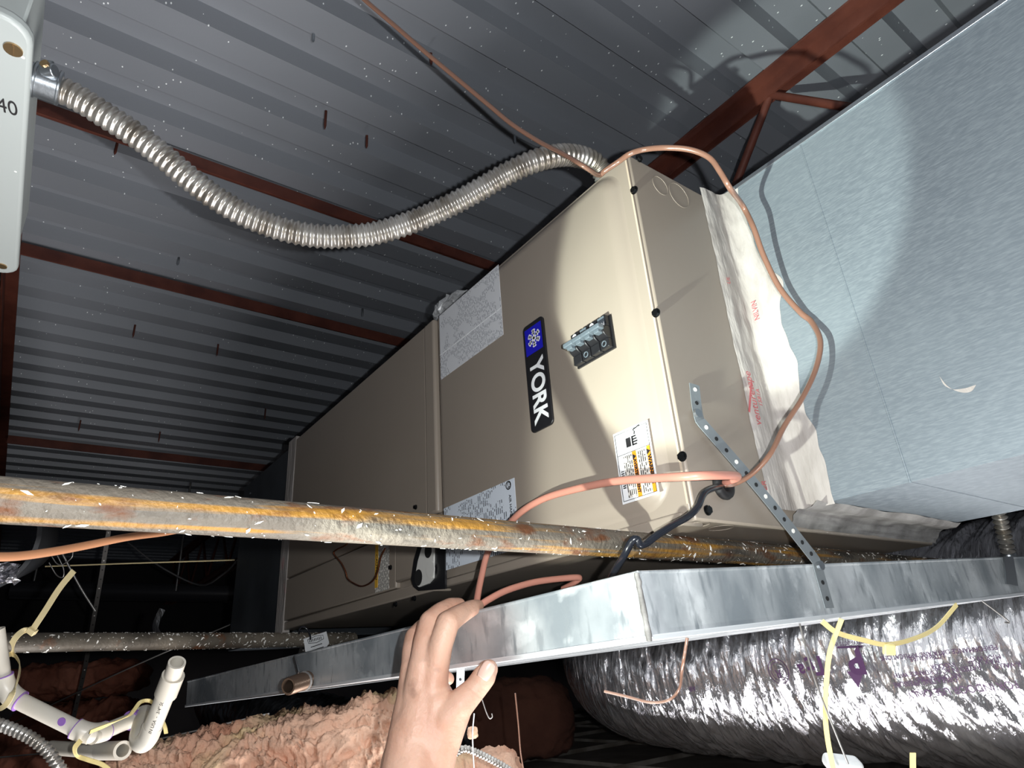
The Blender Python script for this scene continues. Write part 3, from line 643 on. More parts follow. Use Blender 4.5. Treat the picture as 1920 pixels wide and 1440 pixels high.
for k, (a, b) in enumerate((((583,1213),(604,1206)), ((583,1220),(607,1212)))): MB().bar(at(*a, d=1.552) + off, at(*b, d=1.554) + off, 0.0018, 0.0005, tnn).build('print_line', M['ink'], tb)
MB().tube(spline([at(565,1200,d=1.57), at(560,1186,d=1.55), at(565,1176,d=1.55), at(574,1178,d=1.55), at(581,1190,d=1.55), at(582,1199,d=1.55)], 5), 0.0022, 8).build('tie', M['black_cable'], tg, smooth=60)

# ================================================================== ELECTRICAL BOX AND CONDUIT
BZ = 0.70; by1 = -0.104; bxa, bxb = -0.70, -1.285
eb = thing('electrical_box', (-1.0, -0.22, BZ), 'pale grey enamelled electrical box with rounded cover, fixed by the joist', 'electrical box')
def plate_z(x0, x1, y0, y1, r, z, h):
    pts = []
    for (cx, cy, a0) in ((x1-r, y1-r, 0), (x0+r, y1-r, 90), (x0+r, y0+r, 180), (x1-r, y0+r, 270)):
        for i in range(6):
            a = math.radians(a0 + 18*i); pts.append(V((cx + r*math.cos(a), cy + r*math.sin(a), z)))
    return MB().prism(pts, (0, 0, h))
plate_z(bxb, bxa, -0.42, by1, 0.03, BZ, 0.016).build('cover', M['grey_box'], eb, bevel=0.005, segs=3)
MB().box((bxb + 0.012, -0.41, BZ + 0.016), (bxa - 0.012, by1 - 0.010, BZ + 0.14)).build('box_body', M['grey_box'], eb, bevel=0.003)
ks = at(25, 92, Z=BZ); MB().disc(ks + V((0,0,0.001)), (0,0,-1), 0.0095, 0.003, 18).box(ks + V((-0.008,-0.0008,-0.0025)), ks + V((0.008,0.0008,-0.0032))).build('cover_screw', M['brass'], eb, smooth=30)
ks = at(3, 498, Z=BZ); MB().disc(ks + V((0,0,0.001)), (0,0,-1), 0.008, 0.003, 18).build('cover_screw', M['brass'], eb, smooth=30)
text('/40', 'handwriting', 0.036, at(8, 200, Z=BZ - 0.0006), V((0.10,1,0)), V((1,-0.10,0)), M['ink'], eb, extrude=0.0001, sx=0.62)
# connector and big flexible conduit
cpx = [(104,163),(150,186),(200,218),(250,250),(300,288),(350,330),(400,368),(450,398),(500,420),(550,435),(600,443),(650,443),(700,438),(750,424),(800,405),(850,382),(900,355),(950,326),(1000,303),(1050,291)]
cd = []
for i, (a, b) in enumerate(cpx):
    f = i / (len(cpx) - 1); cd.append(at(a, b, d=0.845 + (1.00 - 0.845) * min(1, f*1.35)))
cd[-1] = at(1050, 291, d=1.02); cd += [at(1088, 294, d=1.045), at(1115, 306, d=1.063), V((-0.556, 0.655, 0.736)), V((-0.556, 0.664, 0.704))]
fc = thing('flexible_conduit', cd[10], 'thick ribbed steel flexible conduit looping from the grey box to the air handler top', 'conduit')
path = resample(spline(cd, 24), 0.0012)
rr = [0.0168 + 0.0015*math.sin(2*math.pi*i/8.0) for i in range(len(path))]
MB().tube(path, rr, 20).build('ribbed_sheath', M['conduit'], fc, smooth=80)
c0 = cd[0]; cdir = V((0, -1, 0))
con = MB().tube([c0 - cdir*0.004, c0 + cdir*0.022], 0.0215, 22).tube([c0 + cdir*0.020, c0 + cdir*0.024], 0.0232, 22).tube([c0 + cdir*0.024, c0 + cdir*0.055], 0.0205, 22).tube([c0 - cdir*0.006, c0 - cdir*0.002], 0.0228, 22).build('connector', M['zinc'], fc, bevel=0.0012)
ear = at(94, 134, d=0.825)
MB().tube([ear + RIGHT*0.008 - FWD*0.002, ear - RIGHT*0.008 - FWD*0.002], 0.0085, 14).build('clamp_ear', M['zinc'], con, bevel=0.0012)
sd_ = (DOWN*-0.4 - FWD).normalized()
MB().disc(ear - DOWN*0.001, sd_, 0.0052, 0.0125, 12).build('clamp_screw', M['brass'], con, smooth=30)
MB().tube([ear - DOWN*0.004, ear - DOWN*0.013 + RIGHT*0.001], 0.0035, 10).build('clamp_bolt', M['zinc'], con, smooth=40)

# ================================================================== CABLES
def cable(name, pts, r, mt, label, cat='cable', sy=1.0, per=8, n=10, group=None):
    o = MB().tube(spline(pts, per), r, n, sy=sy).build(name, mt, smooth=70); return tag(o, label, cat, group)
# brown thermostat cable: along the deck, over the cabinet corner, down past the duct into the grommet
bp = [at(640,-40,d=1.02), at(684,0,d=1.02), at(740,48,d=1.02), at(800,100,d=1.02), at(860,150,d=1.02), at(920,200,d=1.01), at(960,233,d=1.0), at(1010,265,d=0.985), at(1060,291,d=0.958), at(1100,315,d=0.945), at(1122,328,Y=0.606), at(1136,319,Y=0.612), at(1160,303,Y=0.6215), at(1182,288,Y=0.6235),
      at(1210,280,d=0.97), at(1250,277,d=0.95), at(1295,281,d=0.94), at(1330,296,d=0.93), at(1350,322,d=0.92), at(1370,355,d=0.92), at(1392,385,Y=0.79), at(1412,425,Y=0.80), at(1432,480,Y=0.815), at(1462,540,Y=0.832), at(1500,585,Y=0.845), at(1522,604,Y=0.848), at(1538,640,Y=0.832), at(1530,690,Y=0.81), at(1505,745,Y=0.785), at(1470,800,Y=0.76), at(1445,850,Y=0.735), at(1410,888,Y=0.72), at(1380,906,Y=0.705), at(1358,910,X=AX1+0.004)]
cable('thermostat_cable', bp, 0.0042, M['copper_cable'], 'brown thermostat cable crossing the deck, over the cabinet corner and down past the duct', sy=0.75)
pp = [at(1358,905,X=AX1+0.004), at(1384,893,Y=0.68), at(1340,891,Y=0.62), at(1290,893,Y=0.592), at(1220,897,Y=0.588), at(1150,903,Y=0.586), at(1080,917,Y=0.582), at(1020,935,Y=0.58), at(975,962,Y=0.578), at(940,1000,Y=0.575), at(915,1035,Y=0.57), at(903,1080,Y=0.555), at(896,1115,Y=0.54), at(893,1136,Y=0.53)]
cable('thermostat_cable', pp, 0.0052, M['pink_cable'], 'salmon pink cable looping from the grommet across the door to the fingers', sy=0.8)
pq = [at(896,1138,d=0.89), at(915,1125,d=0.90), at(950,1107,d=0.92), at(1000,1092,d=0.95), at(1050,1085,d=0.97), at(1086,1083,d=0.98), at(1078,1092,d=0.985), at(1055,1104,d=1.0)]
cable('thermostat_cable', pq, 0.0048, M['pink_cable'], 'salmon pink cable end arching over the drain pan behind the fingertips', sy=0.8)
bk = [at(1352,912,X=AX1+0.004), at(1338,915,d=0.782), at(1320,925,d=0.762), at(1308,950,d=0.745), at(1290,968,d=0.735), at(1262,984,d=0.72), at(1235,1001,d=0.708), at(1212,1018,d=0.70), at(1200,1021,d=0.695), at(1194,1010,d=0.695), at(1184,1016,d=0.695), at(1170,1042,d=0.70), at(1150,1075,d=0.735), at(1132,1110,d=0.80)]
cable('control_cable', bk, 0.0042, M['black_cable'], 'glossy black cable from the grommet drooping over the rusty pipe into the pan')
oc = [at(-40,1044,d=0.62), at(30,1043,d=0.66), at(100,1034,d=0.70), at(170,1021,d=0.75), at(240,1007,d=0.80), at(310,998,d=0.86), at(380,985,d=0.92)]
cable('thermostat_cable', oc, 0.0046, M['orange_cable'], 'orange-brown cable passing behind the rusty pipe near the dark round duct', sy=0.8)
cw = [at(655,1012,Y=0.60), at(648,1022,Y=0.60), at(632,1030,Y=0.598), at(626,1038,Y=0.598), at(640,1056,Y=0.6), at(648,1072,Y=0.6), at(652,1085,Y=0.602), at(664,1094,Y=0.602), at(680,1099,Y=0.6), at(698,1090,Y=0.598), at(708,1072,Y=0.596), at(714,1045,Y=0.595), at(722,1028,Y=0.595)]
cable('copper_wire', cw, 0.0019, M['copper'], 'thin bare copper wire loop dangling in front of the coil panel', 'wire')
MB().tube([cw[-1], cw[-1] + V((0.004,-0.003,0.02))], 0.0019, 8)

# ================================================================== STRAPS
def strap(name, pts, w, label, mt=M['strap'], holes=True, face=None, parent_tag=True, step=0.022):
    pts = [V(p) for p in pts]; t_ = thing(name, pts[0], label, 'strap')
    m = MB(); L = []
    fine = resample(pts, 0.004) + [pts[-1]]
    vs_ = []; n = len(fine)
    for i, p in enumerate(fine):
        tg_ = (fine[min(i+1,n-1)] - fine[max(i-1,0)]).normalized(); fn = face(i/(n-1)) if face else -p.normalized()
        s = tg_.cross(fn).normalized(); nn = s.cross(tg_).normalized()
        vs_ += [p - s*w/2, p + s*w/2, p + s*w/2 + nn*0.0012, p - s*w/2 + nn*0.0012]; L.append((p, s, nn if nn.dot(-p) > 0 else -nn))
    fs = []
    for i in range(n-1):
        for k in range(4): fs.append((4*i+k, 4*i+(k+1)%4, 4*i+4+(k+1)%4, 4*i+4+k))
    fs += [(0,1,2,3), (4*n-4, 4*n-3, 4*n-2, 4*n-1)]
    m.add(vs_, fs).build('strap_band', mt, t_)
    if holes:
        k = int(step/0.004)
        for i in range(2, n-1, k):
            p, s, nn = L[i]; MB().disc(p + nn*0.0010, nn, w*0.17, 0.0008, 12).build('punched_hole', M['rubber'] if (i//k) % 3 else M['chip'], t_)
    return t_
sp0 = at(1301, 721, X=AX1 + 0.002); sp1 = at(1306, 765, X=AX1 + 0.002); sp2 = at(1311, 788, X=AX1 + 0.006)
wallx = lambda px, py: at(px, py, X=PC.x + 0.006)
sp3 = at(1420, 920, d=0.80); sp4 = at(1524, 1050, d=0.985)
def pan_side(px, py):                                       # point on the pan's near side wall
    r = ray(px, py); n = PN.cross(PVv).normalized(); return r * (PC.dot(n) / r.dot(n)) + V((0.004, 0, 0))
s4 = pan_side(1524, 1052); s5 = pan_side(1549, 1141)
sm = sp2.lerp(s4, 0.5) + V((0.003, 0, 0))
st = strap('hanger_strap', spline([sp0, sp1, sp2], 4) + spline([sp2 + (sm - sp2)*0.05, sm, s4], 6) + [s5], 0.017,
      'perforated steel hanger strap screwed to the cabinet end and the drain pan side', face=lambda f: V((1, -0.15, 0)) if f < 0.16 or f > 0.8 else V((0.72, -0.55, 0.42)))
for p in (at(1306, 776, X=AX1 + 0.006), s4.lerp(s5, 0.12) + V((0.003,0,0))): MB().disc(p, (1,-0.1,0), 0.006, 0.004, 12).build('hex_screw', M['zinc'], st)
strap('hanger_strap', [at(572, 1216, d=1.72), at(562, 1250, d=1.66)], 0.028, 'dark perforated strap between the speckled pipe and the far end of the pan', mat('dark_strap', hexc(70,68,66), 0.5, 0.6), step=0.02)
strap('hanger_strap', [at(864, 1248, d=1.05), at(862, 1312, d=1.06)], 0.013, 'narrow punched strap hanging below the pan between thumb and fingers', M['zinc'], step=0.016)
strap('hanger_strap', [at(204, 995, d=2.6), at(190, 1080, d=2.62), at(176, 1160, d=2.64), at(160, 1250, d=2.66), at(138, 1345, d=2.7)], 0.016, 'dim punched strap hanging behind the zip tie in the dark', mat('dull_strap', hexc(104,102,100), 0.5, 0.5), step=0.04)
# twisted hanger at the back corner of the duct
cr = thing('coiled_hanger', at(1872, 966, d=1.28), 'short coiled steel hanger between the duct underside and the pan', 'hanger')
ca = at(1872, 958, d=1.24); cb_ = at(1890, 1036, d=1.25); cpts = resample([ca, cb_], 0.0012); nC = len(cpts)
MB().tube(cpts, [0.0095 + 0.004*math.sin(2*math.pi*i/8.5) for i in range(nC)], 14).build('coil', M['conduit'], cr, smooth=70)
MB().tube([cb_, at(1893, 1046, d=1.25), at(1896, 1060, d=1.245)], [0.012, 0.016, 0.006], 10).build('clip', M['zinc'], cr, smooth=60)
pt = [pan_side(1876,1046), pan_side(1893,1044), pan_side(1902,1100), pan_side(1880,1096)]
MB().prism(pt, (0.002,0,0)).build('mounting_tab', M['zinc'], cr)

# ================================================================== FLEX DUCTS
def flex_duct(path, R, label, mt, seed, nseg=520, nring=112, rib=0.03, amp=1.0):
    pts = spline(path, 60); tot = sum((pts[i+1]-pts[i]).length for i in range(len(pts)-1)); pts = resample(pts, tot/nseg)
    m = MB(); m.tube(pts, R, nring, caps=False, up=V((0,0,1))); n = len(pts); o = 0
    cen = [p for p in pts for _ in range(nring)]
    for i in range(n):
        s = i * tot / nseg
        for k in range(nring):
            v = m.v[i*nring + k]; d = (v - pts[i]); dn = d.normalized(); a = 2*math.pi*k/nring
            q = V((math.cos(a)*1.2, math.sin(a)*1.2, 0))
            pleat = abs(noise.noise(V((s*26 + 1.5*math.sin(a*2 + s*5), q.x*1.1, q.y*1.1 + seed))))
            fine = noise.noise(V((s*110 + 6*q.y, q.x*2.6 + seed, q.y*2.6))); sh = 1 - abs(noise.noise(V((s*48 + 3*q.y, q.x*2.0, q.y*2.0 + seed))))*2; sh = max(0, sh)**5
            big = noise.noise(V((s*5, q.x*1.0 + seed*2, q.y*1.0)))
            ribv = 0.5 + 0.5*math.cos(2*math.pi*s/0.075 + a)
            m.v[i*nring + k] = pts[i] + dn * (R + amp*(-0.020*pleat + 0.0026*fine - 0.007*sh + 0.014*big + 0.004*ribv))
    th = thing('flex_duct', pts[n//2] - V((0,0,R)), label, 'flex duct')
    m.build('foil_jacket', mt, th, smooth=180, fixn=False)
    return th, pts
fA, fpts = flex_duct([(0.9,1.85,-0.02), (-0.1,1.86,-0.02), (-0.8,1.89,-0.02), (-1.4,1.95,-0.03), (-1.9,2.05,-0.02), (-2.28,2.3,0.02), (-2.45,2.75,0.06), (-2.5,3.4,0.10)], 0.27, 'huge crinkled silver foil flex duct behind and below the drain pan', M['foil'], 1, 1500, 120)
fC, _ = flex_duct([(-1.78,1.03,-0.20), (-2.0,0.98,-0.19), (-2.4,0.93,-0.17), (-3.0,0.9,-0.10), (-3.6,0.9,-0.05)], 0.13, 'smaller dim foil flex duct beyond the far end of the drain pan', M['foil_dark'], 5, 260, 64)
# print on the big duct, upside down as it lies
def on_foil(px, py, lift=0.006):
    best = None; r = ray(px, py).normalized(); t = 0.6
    while t < 3.2:
        p = r*t; dd = min((p - c).length for c in fpts[::4])
        if dd < 0.272 + lift: return p
        t += 0.006
    return r*1.9
def duct_text(body, px, py, size, mt, bold=0.0, sx=1.0, ang=0.0):
    p = on_foil(px, py); q = on_foil(px - 30, py + 3 + ang); u = (q - p).normalized(); c = min(fpts, key=lambda c: (c - p).length); n = (p - c).normalized(); w_ = n.cross(u)
    text(body, 'jacket_print', size, p + n*0.006, u, w_, mt, fA, bold=bold, extrude=0.0003, sx=sx)
for (b_, x_, y_, z_) in (('OPERATING PRESSURE', 1735, 1277, 0.014), ('FOR INDOOR USE ONLY', 1800, 1291, 0.021), ('RECOMMENDED', 1760, 1268, 0.013), ('RATED IN ACCORDANCE WITH', 1755, 1258, 0.013), ('INDOOR', 1770, 1247, 0.013), ('PERFORMANCE DATA AND APPLICATIONS', 1755, 1224, 0.013), ('LITERATURE', 1740, 1232, 0.013), ('MAX W.G.', 1845, 1240, 0.013), ('MAX W.G.', 1848, 1232, 0.013), ('R-VALUE', 1890, 1246, 0.013), ('PRODUCTS INC', 1590, 1206, 0.012), ('AIR', 1300, 1290, 0.02)):
    duct_text(b_, x_, y_, z_, M['purple_ink'])
duct_text('B', 1604, 1234, 0.085, M['purple_ink'], bold=0.003)
def duct_patch(pts):
    P_ = [on_foil(a, b) for a, b in pts]; c = sum(P_, V())/len(P_); ax = min(fpts, key=lambda f: (f - c).length); n = (c - ax).normalized()
    MB().prism([p + n*0.005 for p in P_], n*0.0006).build('jacket_print', M['purple_ink'], fA)
duct_patch([(1590,1258),(1622,1256),(1612,1288)]); duct_patch([(1572,1212),(1620,1210),(1620,1214),(1572,1216)])
duct_text('Tt', 1534, 1246, 0.06, M['purple_ink'], bold=0.0015); duct_text('a', 1506, 1256, 0.045, M['purple_ink'], bold=0.001)
pc_ = on_foil(1462, 1258); cc = min(fpts, key=lambda c: (c - pc_).length); nn_ = (pc_-cc).normalized()
MB().ring(pc_ + nn_*0.006, nn_, 0.030, 0.0010, 30).ring(pc_ + nn_*0.006, nn_, 0.022, 0.0008, 30).build('jacket_print', M['purple_ink'], fA)
duct_text('R', 1462, 1262, 0.03, M['purple_ink'])
# dark round duct with torn foil, far left
dk = thing('round_duct', at(0, 1060, d=1.5), 'dark round duct end with a torn foil patch behind the orange cable', 'duct')
da = at(-60, 1005, d=1.5); db = at(20, 1010, d=2.3)
MB().pipe([da, db], 0.14, 0.13, 36).build('duct_shell', mat('black_jacket', hexc(44,46,50), 0.5), dk, smooth=50)
fp = MB(); rdm = random.Random(4); g = []
for i in range(9):
    for j in range(9):
        c = at(-4 + 46*i/8, 1052 + 40*j/8, d=1.40); g.append(c - FWD*rdm.uniform(0, 0.022) + RIGHT*rdm.uniform(-0.002,0.002))
fp.add(g, [(i*9+j, (i+1)*9+j, (i+1)*9+j+1, i*9+j+1) for i in range(8) for j in range(8) if not ((i-4)**2 + (j-4)**2 > 22)]).build('torn_foil', M['foil'], dk)

# ================================================================== INSULATION
def wool(center, ux, uy, uz, sx, sy, sz, label, mt, seed, nu=130, nv=70, amp=0.03, freq=14, group='fibreglass batts'):
    m = MB(); vs_ = []
    for i in range(nu):
        for j in range(nv):
            a = 2*math.pi*j/nv; t = -1 + 2*i/(nu-1); e = (1 - abs(t)**6)**0.5 if abs(t) < 1 else 0.0
            ca, sa = math.cos(a), math.sin(a); f = lambda c: math.copysign(abs(c)**0.62, c)
            p = V(center) + ux*(t*sx/2) + uy*(f(ca)*e*sy/2) + uz*(f(sa)*e*sz/2)
            nrm = (uy*f(ca) + uz*f(sa) + ux*t**5).normalized()
            w_ = V((noise.noise(p*9 + V((seed,0,0))), noise.noise(p*9 + V((0,seed,3))), noise.noise(p*9 + V((5,0,seed))))) * 0.05
            q = (p + w_); d = noise.turbulence(q*freq*0.55 + V((seed,seed,0)), 4, True) * 1.3 - 0.55
            rid = 1 - abs(noise.noise(V((q.dot(ux)*freq*0.6, q.dot(uy)*freq*1.2, q.dot(uz)*freq*2.3 + seed))))*2.2
            fin = noise.fractal(q*freq*4, 0.9, 2.0, 3)
            vs_.append(p + nrm*(amp*(0.75*d + 0.35*rid + 0.34*fin)))
    fs = [(i*nv+j, i*nv+(j+1)%nv, (i+1)*nv+(j+1)%nv, (i+1)*nv+j) for i in range(nu-1) for j in range(nv)]
    fs += [tuple(range(nv))[::-1], tuple((nu-1)*nv + j for j in range(nv))]
    tag(m.add(vs_, fs).build('insulation_batt', mt, smooth=180), label, 'insulation', group)
TILE_TOP, BAR_TOP = ZT + 0.045, ZT + 0.06        # batts sag a little onto tiles or tee bars
def lying(p, sz, base=TILE_TOP):
    top = p.z + sz/2; return V((p.x, p.y, (top + base)/2)), top - base
XA, YA, ZA = V((1,0,0)), V((0,1,0)), V((0,0,1))
HR = V((0.588, 0.809, 0)).normalized(); HF = V((-0.79, 0.61, 0)).normalized()      # level right / level forward of the camera
c_, h_ = lying(at(505, 1440, d=1.36), 0.17, BAR_TOP)
wool(c_, (HR*1 + V((0,0,0.10))).normalized(), HF, ZA, 0.66, 0.42, h_, 'large fluffy pink fibreglass batt beside the wrist', M['wool'], 2.0, 330, 260, 0.036, 17)
c_, h_ = lying(at(905, 1452, d=1.58), 0.10, BAR_TOP)
wool(c_, HR, HF, ZA, 0.20, 0.2, h_, 'pale fibreglass scrap beside the small conduit and the tee bar', M['wool'], 9.0, 90, 60, 0.02, 16)
wool(at(886, 1373, d=1.12), HR, HF, ZA, 0.018, 0.012, 0.016, 'tiny yellow wool tuft caught on the hanging white string', M['wool'], 13.0, 40, 30, 0.004, 60)
c_, h_ = lying(at(150, 1358, d=3.2), 0.20); low_top = c_.z + h_/2
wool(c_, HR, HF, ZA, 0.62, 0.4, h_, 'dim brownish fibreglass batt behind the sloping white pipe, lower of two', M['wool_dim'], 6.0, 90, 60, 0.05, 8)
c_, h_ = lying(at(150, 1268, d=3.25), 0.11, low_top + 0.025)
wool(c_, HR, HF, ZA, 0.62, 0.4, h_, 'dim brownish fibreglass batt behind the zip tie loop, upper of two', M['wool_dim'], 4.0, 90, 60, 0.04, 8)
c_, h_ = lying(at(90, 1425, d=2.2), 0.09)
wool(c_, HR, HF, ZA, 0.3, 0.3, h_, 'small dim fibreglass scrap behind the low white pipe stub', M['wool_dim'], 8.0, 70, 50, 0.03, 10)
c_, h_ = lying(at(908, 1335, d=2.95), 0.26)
wool(c_, HR, HF, ZA, 0.82, 0.26, h_, 'dim brown fibreglass mass behind the thumb, left of the foil duct', mat('shaded_brown_wool', hexc(104,66,52), 0.95, 0.0, var=hexc(78,46,36), vscale=5, bump=0.8, bscale=25), 11.0, 70, 50, 0.03, 8)  # dim light put into the dark brown of this wool

# ================================================================== PVC CONDENSATE LINE
pv = thing('condensate_pipe', at(180, 1375, d=0.98), 'white plastic condensate pipe with elbows, purple primer and an open upturned end', 'pipe')
D = 0.98; R3 = 0.0116
def pvc(name, a, b, ro=R3, ri=None, mt=M['pvc'], parent=None):
    m = MB(); m.pipe([a, b], ro, ri or ro - 0.003, 24); return m.build(name, mt, parent or pv, smooth=40)
A0 = at(-8, 1180, d=D); A1 = at(8, 1300, d=D); A2 = at(172, 1381, d=D); A3 = at(262, 1344, d=D + 0.10); A4 = at(272, 1352, d=D + 0.07)
pvc('pipe_length', A0, A1); pvc('pipe_length', A1, A2); pvc('pipe_length', A2, A3)
def elbow(a, c, b, ro=0.0146):
    a, c, b = V(a), V(c), V(b); pts = [a + (c-a)*min(1, 1) * 0]
    pa = c + (a-c).normalized()*0.027; pb = c + (b-c).normalized()*0.027
    bez = [pa*(1-t)**2 + c*2*t*(1-t) + pb*t*t for t in [k/10 for k in range(11)]]
    e = MB().tube(bez, ro, 22).build('elbow', M['pvc'], pv, smooth=40)
    for p, q in ((pa, a), (pb, b)): MB().tube([p - (q-c).normalized()*0.0008, p + (q-c).normalized()*0.0006], ro + 0.0002, 22).build('primer_ring', M['primer'], e, smooth=40)
elbow(A0, A1, A2); elbow(A1, A2, A3)
B0 = at(268, 1392, d=D); B1 = at(318, 1286, d=D - 0.01); B2 = at(332, 1242, d=D - 0.03)
ub = [A3, at(272, 1340, d=D + 0.10), at(266, 1362, d=D + 0.05), at(262, 1382, d=D + 0.01), at(268, 1392, d=D - 0.005), at(278, 1382, d=D - 0.005), at(286, 1362, d=D - 0.005)]
be = MB().tube(spline(ub, 6), 0.0146, 22).build('return_bend', M['pvc'], pv, smooth=40)
MB().tube([A3 + (A2-A3).normalized()*0.012, A3 + (A2-A3).normalized()*0.022], 0.0151, 22).build('primer_ring', M['primer'], be, smooth=40)
C0 = at(280, 1378, d=D - 0.005)
MB().tube([C0, at(312, 1298, d=D - 0.012)], 0.0132, 22).build('pipe_length', M['pvc'], pv, smooth=40)
pvc('coupling', at(311, 1302, d=D - 0.012), at(325, 1266, d=D - 0.02), 0.0160, 0.011)
pvc('open_end', at(322, 1272, d=D - 0.02), B2, 0.0122, 0.0094)
pd = (at(312,1298,d=D) - at(280,1378,d=D)).normalized(); pnv = (-FWD); pw = pnv.cross(pd).normalized()
text('IN USA  -  3/4" SCH40', 'pipe_print', 0.0072, at(296, 1338, d=D - 0.0262), pd, pw, M['ink'], pv, extrude=0.0001, sx=0.95)
MB().disc(at(116, 1353, d=D - 0.0118), -FWD - DOWN*0.2, 0.006, 0.0012, 14).build('primer_smudge', M['primer'], pv)
ps = thing('pipe_stub', at(180, 1405, d=1.05), 'short grey-white plastic pipe stub with open end lying under the elbow', 'pipe')
MB().pipe([at(95, 1402, d=1.2), at(205, 1409, d=1.06)], 0.0118, 0.009, 22).build('pipe_length', M['pvc'], ps, smooth=40)
MB().pipe([at(190, 1408, d=1.075), at(230, 1407, d=1.02)], 0.0138, 0.0095, 22).build('coupling', M['pvc'], ps, smooth=40)

# ================================================================== ZIP TIES, WIRES, SMALL CONDUITS
def ribbon(pts, w, t, face=None, per=8):
    pts = spline(pts, per); m = MB(); vs_ = []; n = len(pts)
    for i, p in enumerate(pts):
        tg_ = (pts[min(i+1,n-1)] - pts[max(i-1,0)]).normalized(); f = face or -FWD; s = tg_.cross(f).normalized(); nn = s.cross(tg_)
        vs_ += [p - s*w/2, p + s*w/2, p + s*w/2 + nn*t, p - s*w/2 + nn*t]
    fs = [(4*i+k, 4*i+(k+1)%4, 4*i+4+(k+1)%4, 4*i+4+k) for i in range(n-1) for k in range(4)] + [(0,1,2,3), (4*n-4,4*n-3,4*n-2,4*n-1)]
    return m.add(vs_, fs)
zt = thing('cable_tie', at(60, 1180, d=1.28), 'pale cable tie with a long tail round the speckled pipe', 'cable tie')
ribbon([at(22,1228,d=1.10), at(22,1212,d=1.095), at(30,1195,d=1.09), at(46,1182,d=1.10), at(62,1182,d=1.11)], 0.0095, 0.0014).build('loop', M['nylon'], zt)
ribbon([at(58,1186,d=1.10), at(85,1145,d=1.10), at(112,1103,d=1.10), at(139,1070,d=1.10)], 0.0095, 0.0014).build('tail', M['nylon'], zt)
MB().obox(at(60,1183,d=1.10), (RIGHT*0.6 - DOWN*0.8).normalized(), (RIGHT*0.8 + DOWN*0.6).normalized(), FWD, 0.010, 0.014, 0.01).build('head', M['nylon'], zt, bevel=0.001)
z2 = ribbon([at(24,1224,d=1.10), at(8,1235,d=1.07), at(-8,1262,d=1.04), at(-18,1296,d=1.02), at(-14,1322,d=1.0), at(0,1328,d=0.97), at(14,1318,d=0.95), at(26,1296,d=0.95), at(36,1268,d=0.99), at(38,1245,d=1.05), at(30,1230,d=1.09), at(22,1226,d=1.10)], 0.0075, 0.0014)
tag(z2.build('cable_tie', M['nylon']), 'pale cable tie loop holding the white pipe below the speckled pipe', 'cable tie')
z3 = ribbon([at(152,1388,d=0.955), at(141,1402,d=0.975), at(145,1416,d=1.0), at(165,1424,d=1.0), at(190,1432,d=1.0), at(205,1442,d=1.0)], 0.007, 0.0013)
tag(z3.build('cable_tie', M['nylon_yellow']), 'yellow cable tie curling under the low pipe stub', 'cable tie')
z4 = ribbon([at(168,1372,d=0.955), at(205,1357,d=0.985), at(245,1338,d=1.03), at(264,1316,d=1.05), at(282,1314,d=1.06), at(292,1326,d=1.05), at(308,1358,d=1.04), at(312,1375,d=1.04)], 0.006, 0.0013)
tag(z4.build('cable_tie', M['nylon_yellow']), 'yellow cable tie along the pipe between the two elbows', 'cable tie')
def pan_edge(px):                                          # point of the pan's near bottom edge seen at this column
    a, b = 0.0, PW
    for _ in range(40):
        m_ = (a + b)/2; p_ = c00.lerp(c01, m_/PW); x_ = 960 + FPX*p_.dot(RIGHT)/p_.dot(FWD)
        if x_ < px: a = m_
        else: b = m_
    return c00.lerp(c01, a/PW) + V((0.003, 0, -0.001))
def edge_depth(px): return pan_edge(px).dot(FWD)
e1_, e2_ = pan_edge(1536), pan_edge(1789); k1_, k2_ = e1_.dot(FWD), e2_.dot(FWD)
zr = thing('cable_tie', at(1665, 1215, d=1.2), 'yellowed cable tie drooping in a bow below the pan', 'cable tie')
ribbon([e1_, at(1570,1186,d=k1_*0.85 + k2_*0.15), at(1620,1200,d=k1_*0.66 + k2_*0.34), at(1662,1208,d=(k1_ + k2_)/2), at(1710,1198,d=k1_*0.32 + k2_*0.68), at(1755,1176,d=k1_*0.13 + k2_*0.87), e2_], 0.0065, 0.0014).build('band', M['nylon_yellow'], zr)
MB().obox(at(1667,1217,d=(k1_ + k2_)/2 - 0.003), RIGHT, DOWN, FWD, 0.016, 0.016, 0.008).build('head', M['nylon_yellow'], zr, bevel=0.002)
tag(ribbon([pan_edge(1573), at(1556,1220,d=edge_depth(1573)), at(1549,1280,d=edge_depth(1573)), at(1547,1340,d=edge_depth(1573)), at(1552,1390,d=edge_depth(1573)), at(1566,1460,d=edge_depth(1573))], 0.0062, 0.0014).build('cable_tie', M['nylon_yellow']), 'yellowed cable tie strip hanging straight down in front of the foil duct', 'cable tie')
tag(ribbon([at(1711,1411,d=0.95), at(1711,1430,d=0.95), at(1712,1470,d=0.95)], 0.0085, 0.0014).build('cable_tie', M['nylon_yellow']), 'short stub of yellowed cable tie standing up before the foil duct', 'cable tie')
bg = at(1580, 1432, d=1.0)
tag(MB().obox(bg, (RIGHT + DOWN*0.12).normalized(), (DOWN - RIGHT*0.12).normalized(), FWD, 0.056, 0.02, 0.03).build('wire_nut_block', M['paper'], bevel=0.008, segs=4), 'small rounded white block at the foot of the hanging cable tie', 'block')
def wire(pts, r, label, mt=M['wire'], group=None): return tag(MB().tube(spline(pts, 5), r, 7).build('hanger_wire', mt, smooth=70), label, 'wire', group)
wire([at(85,1062,d=2.4), at(250,1056,d=2.45), at(440,1050,d=2.5)], 0.0028, 'straight pale wire stretched behind the cable tie tail', M['nylon'])
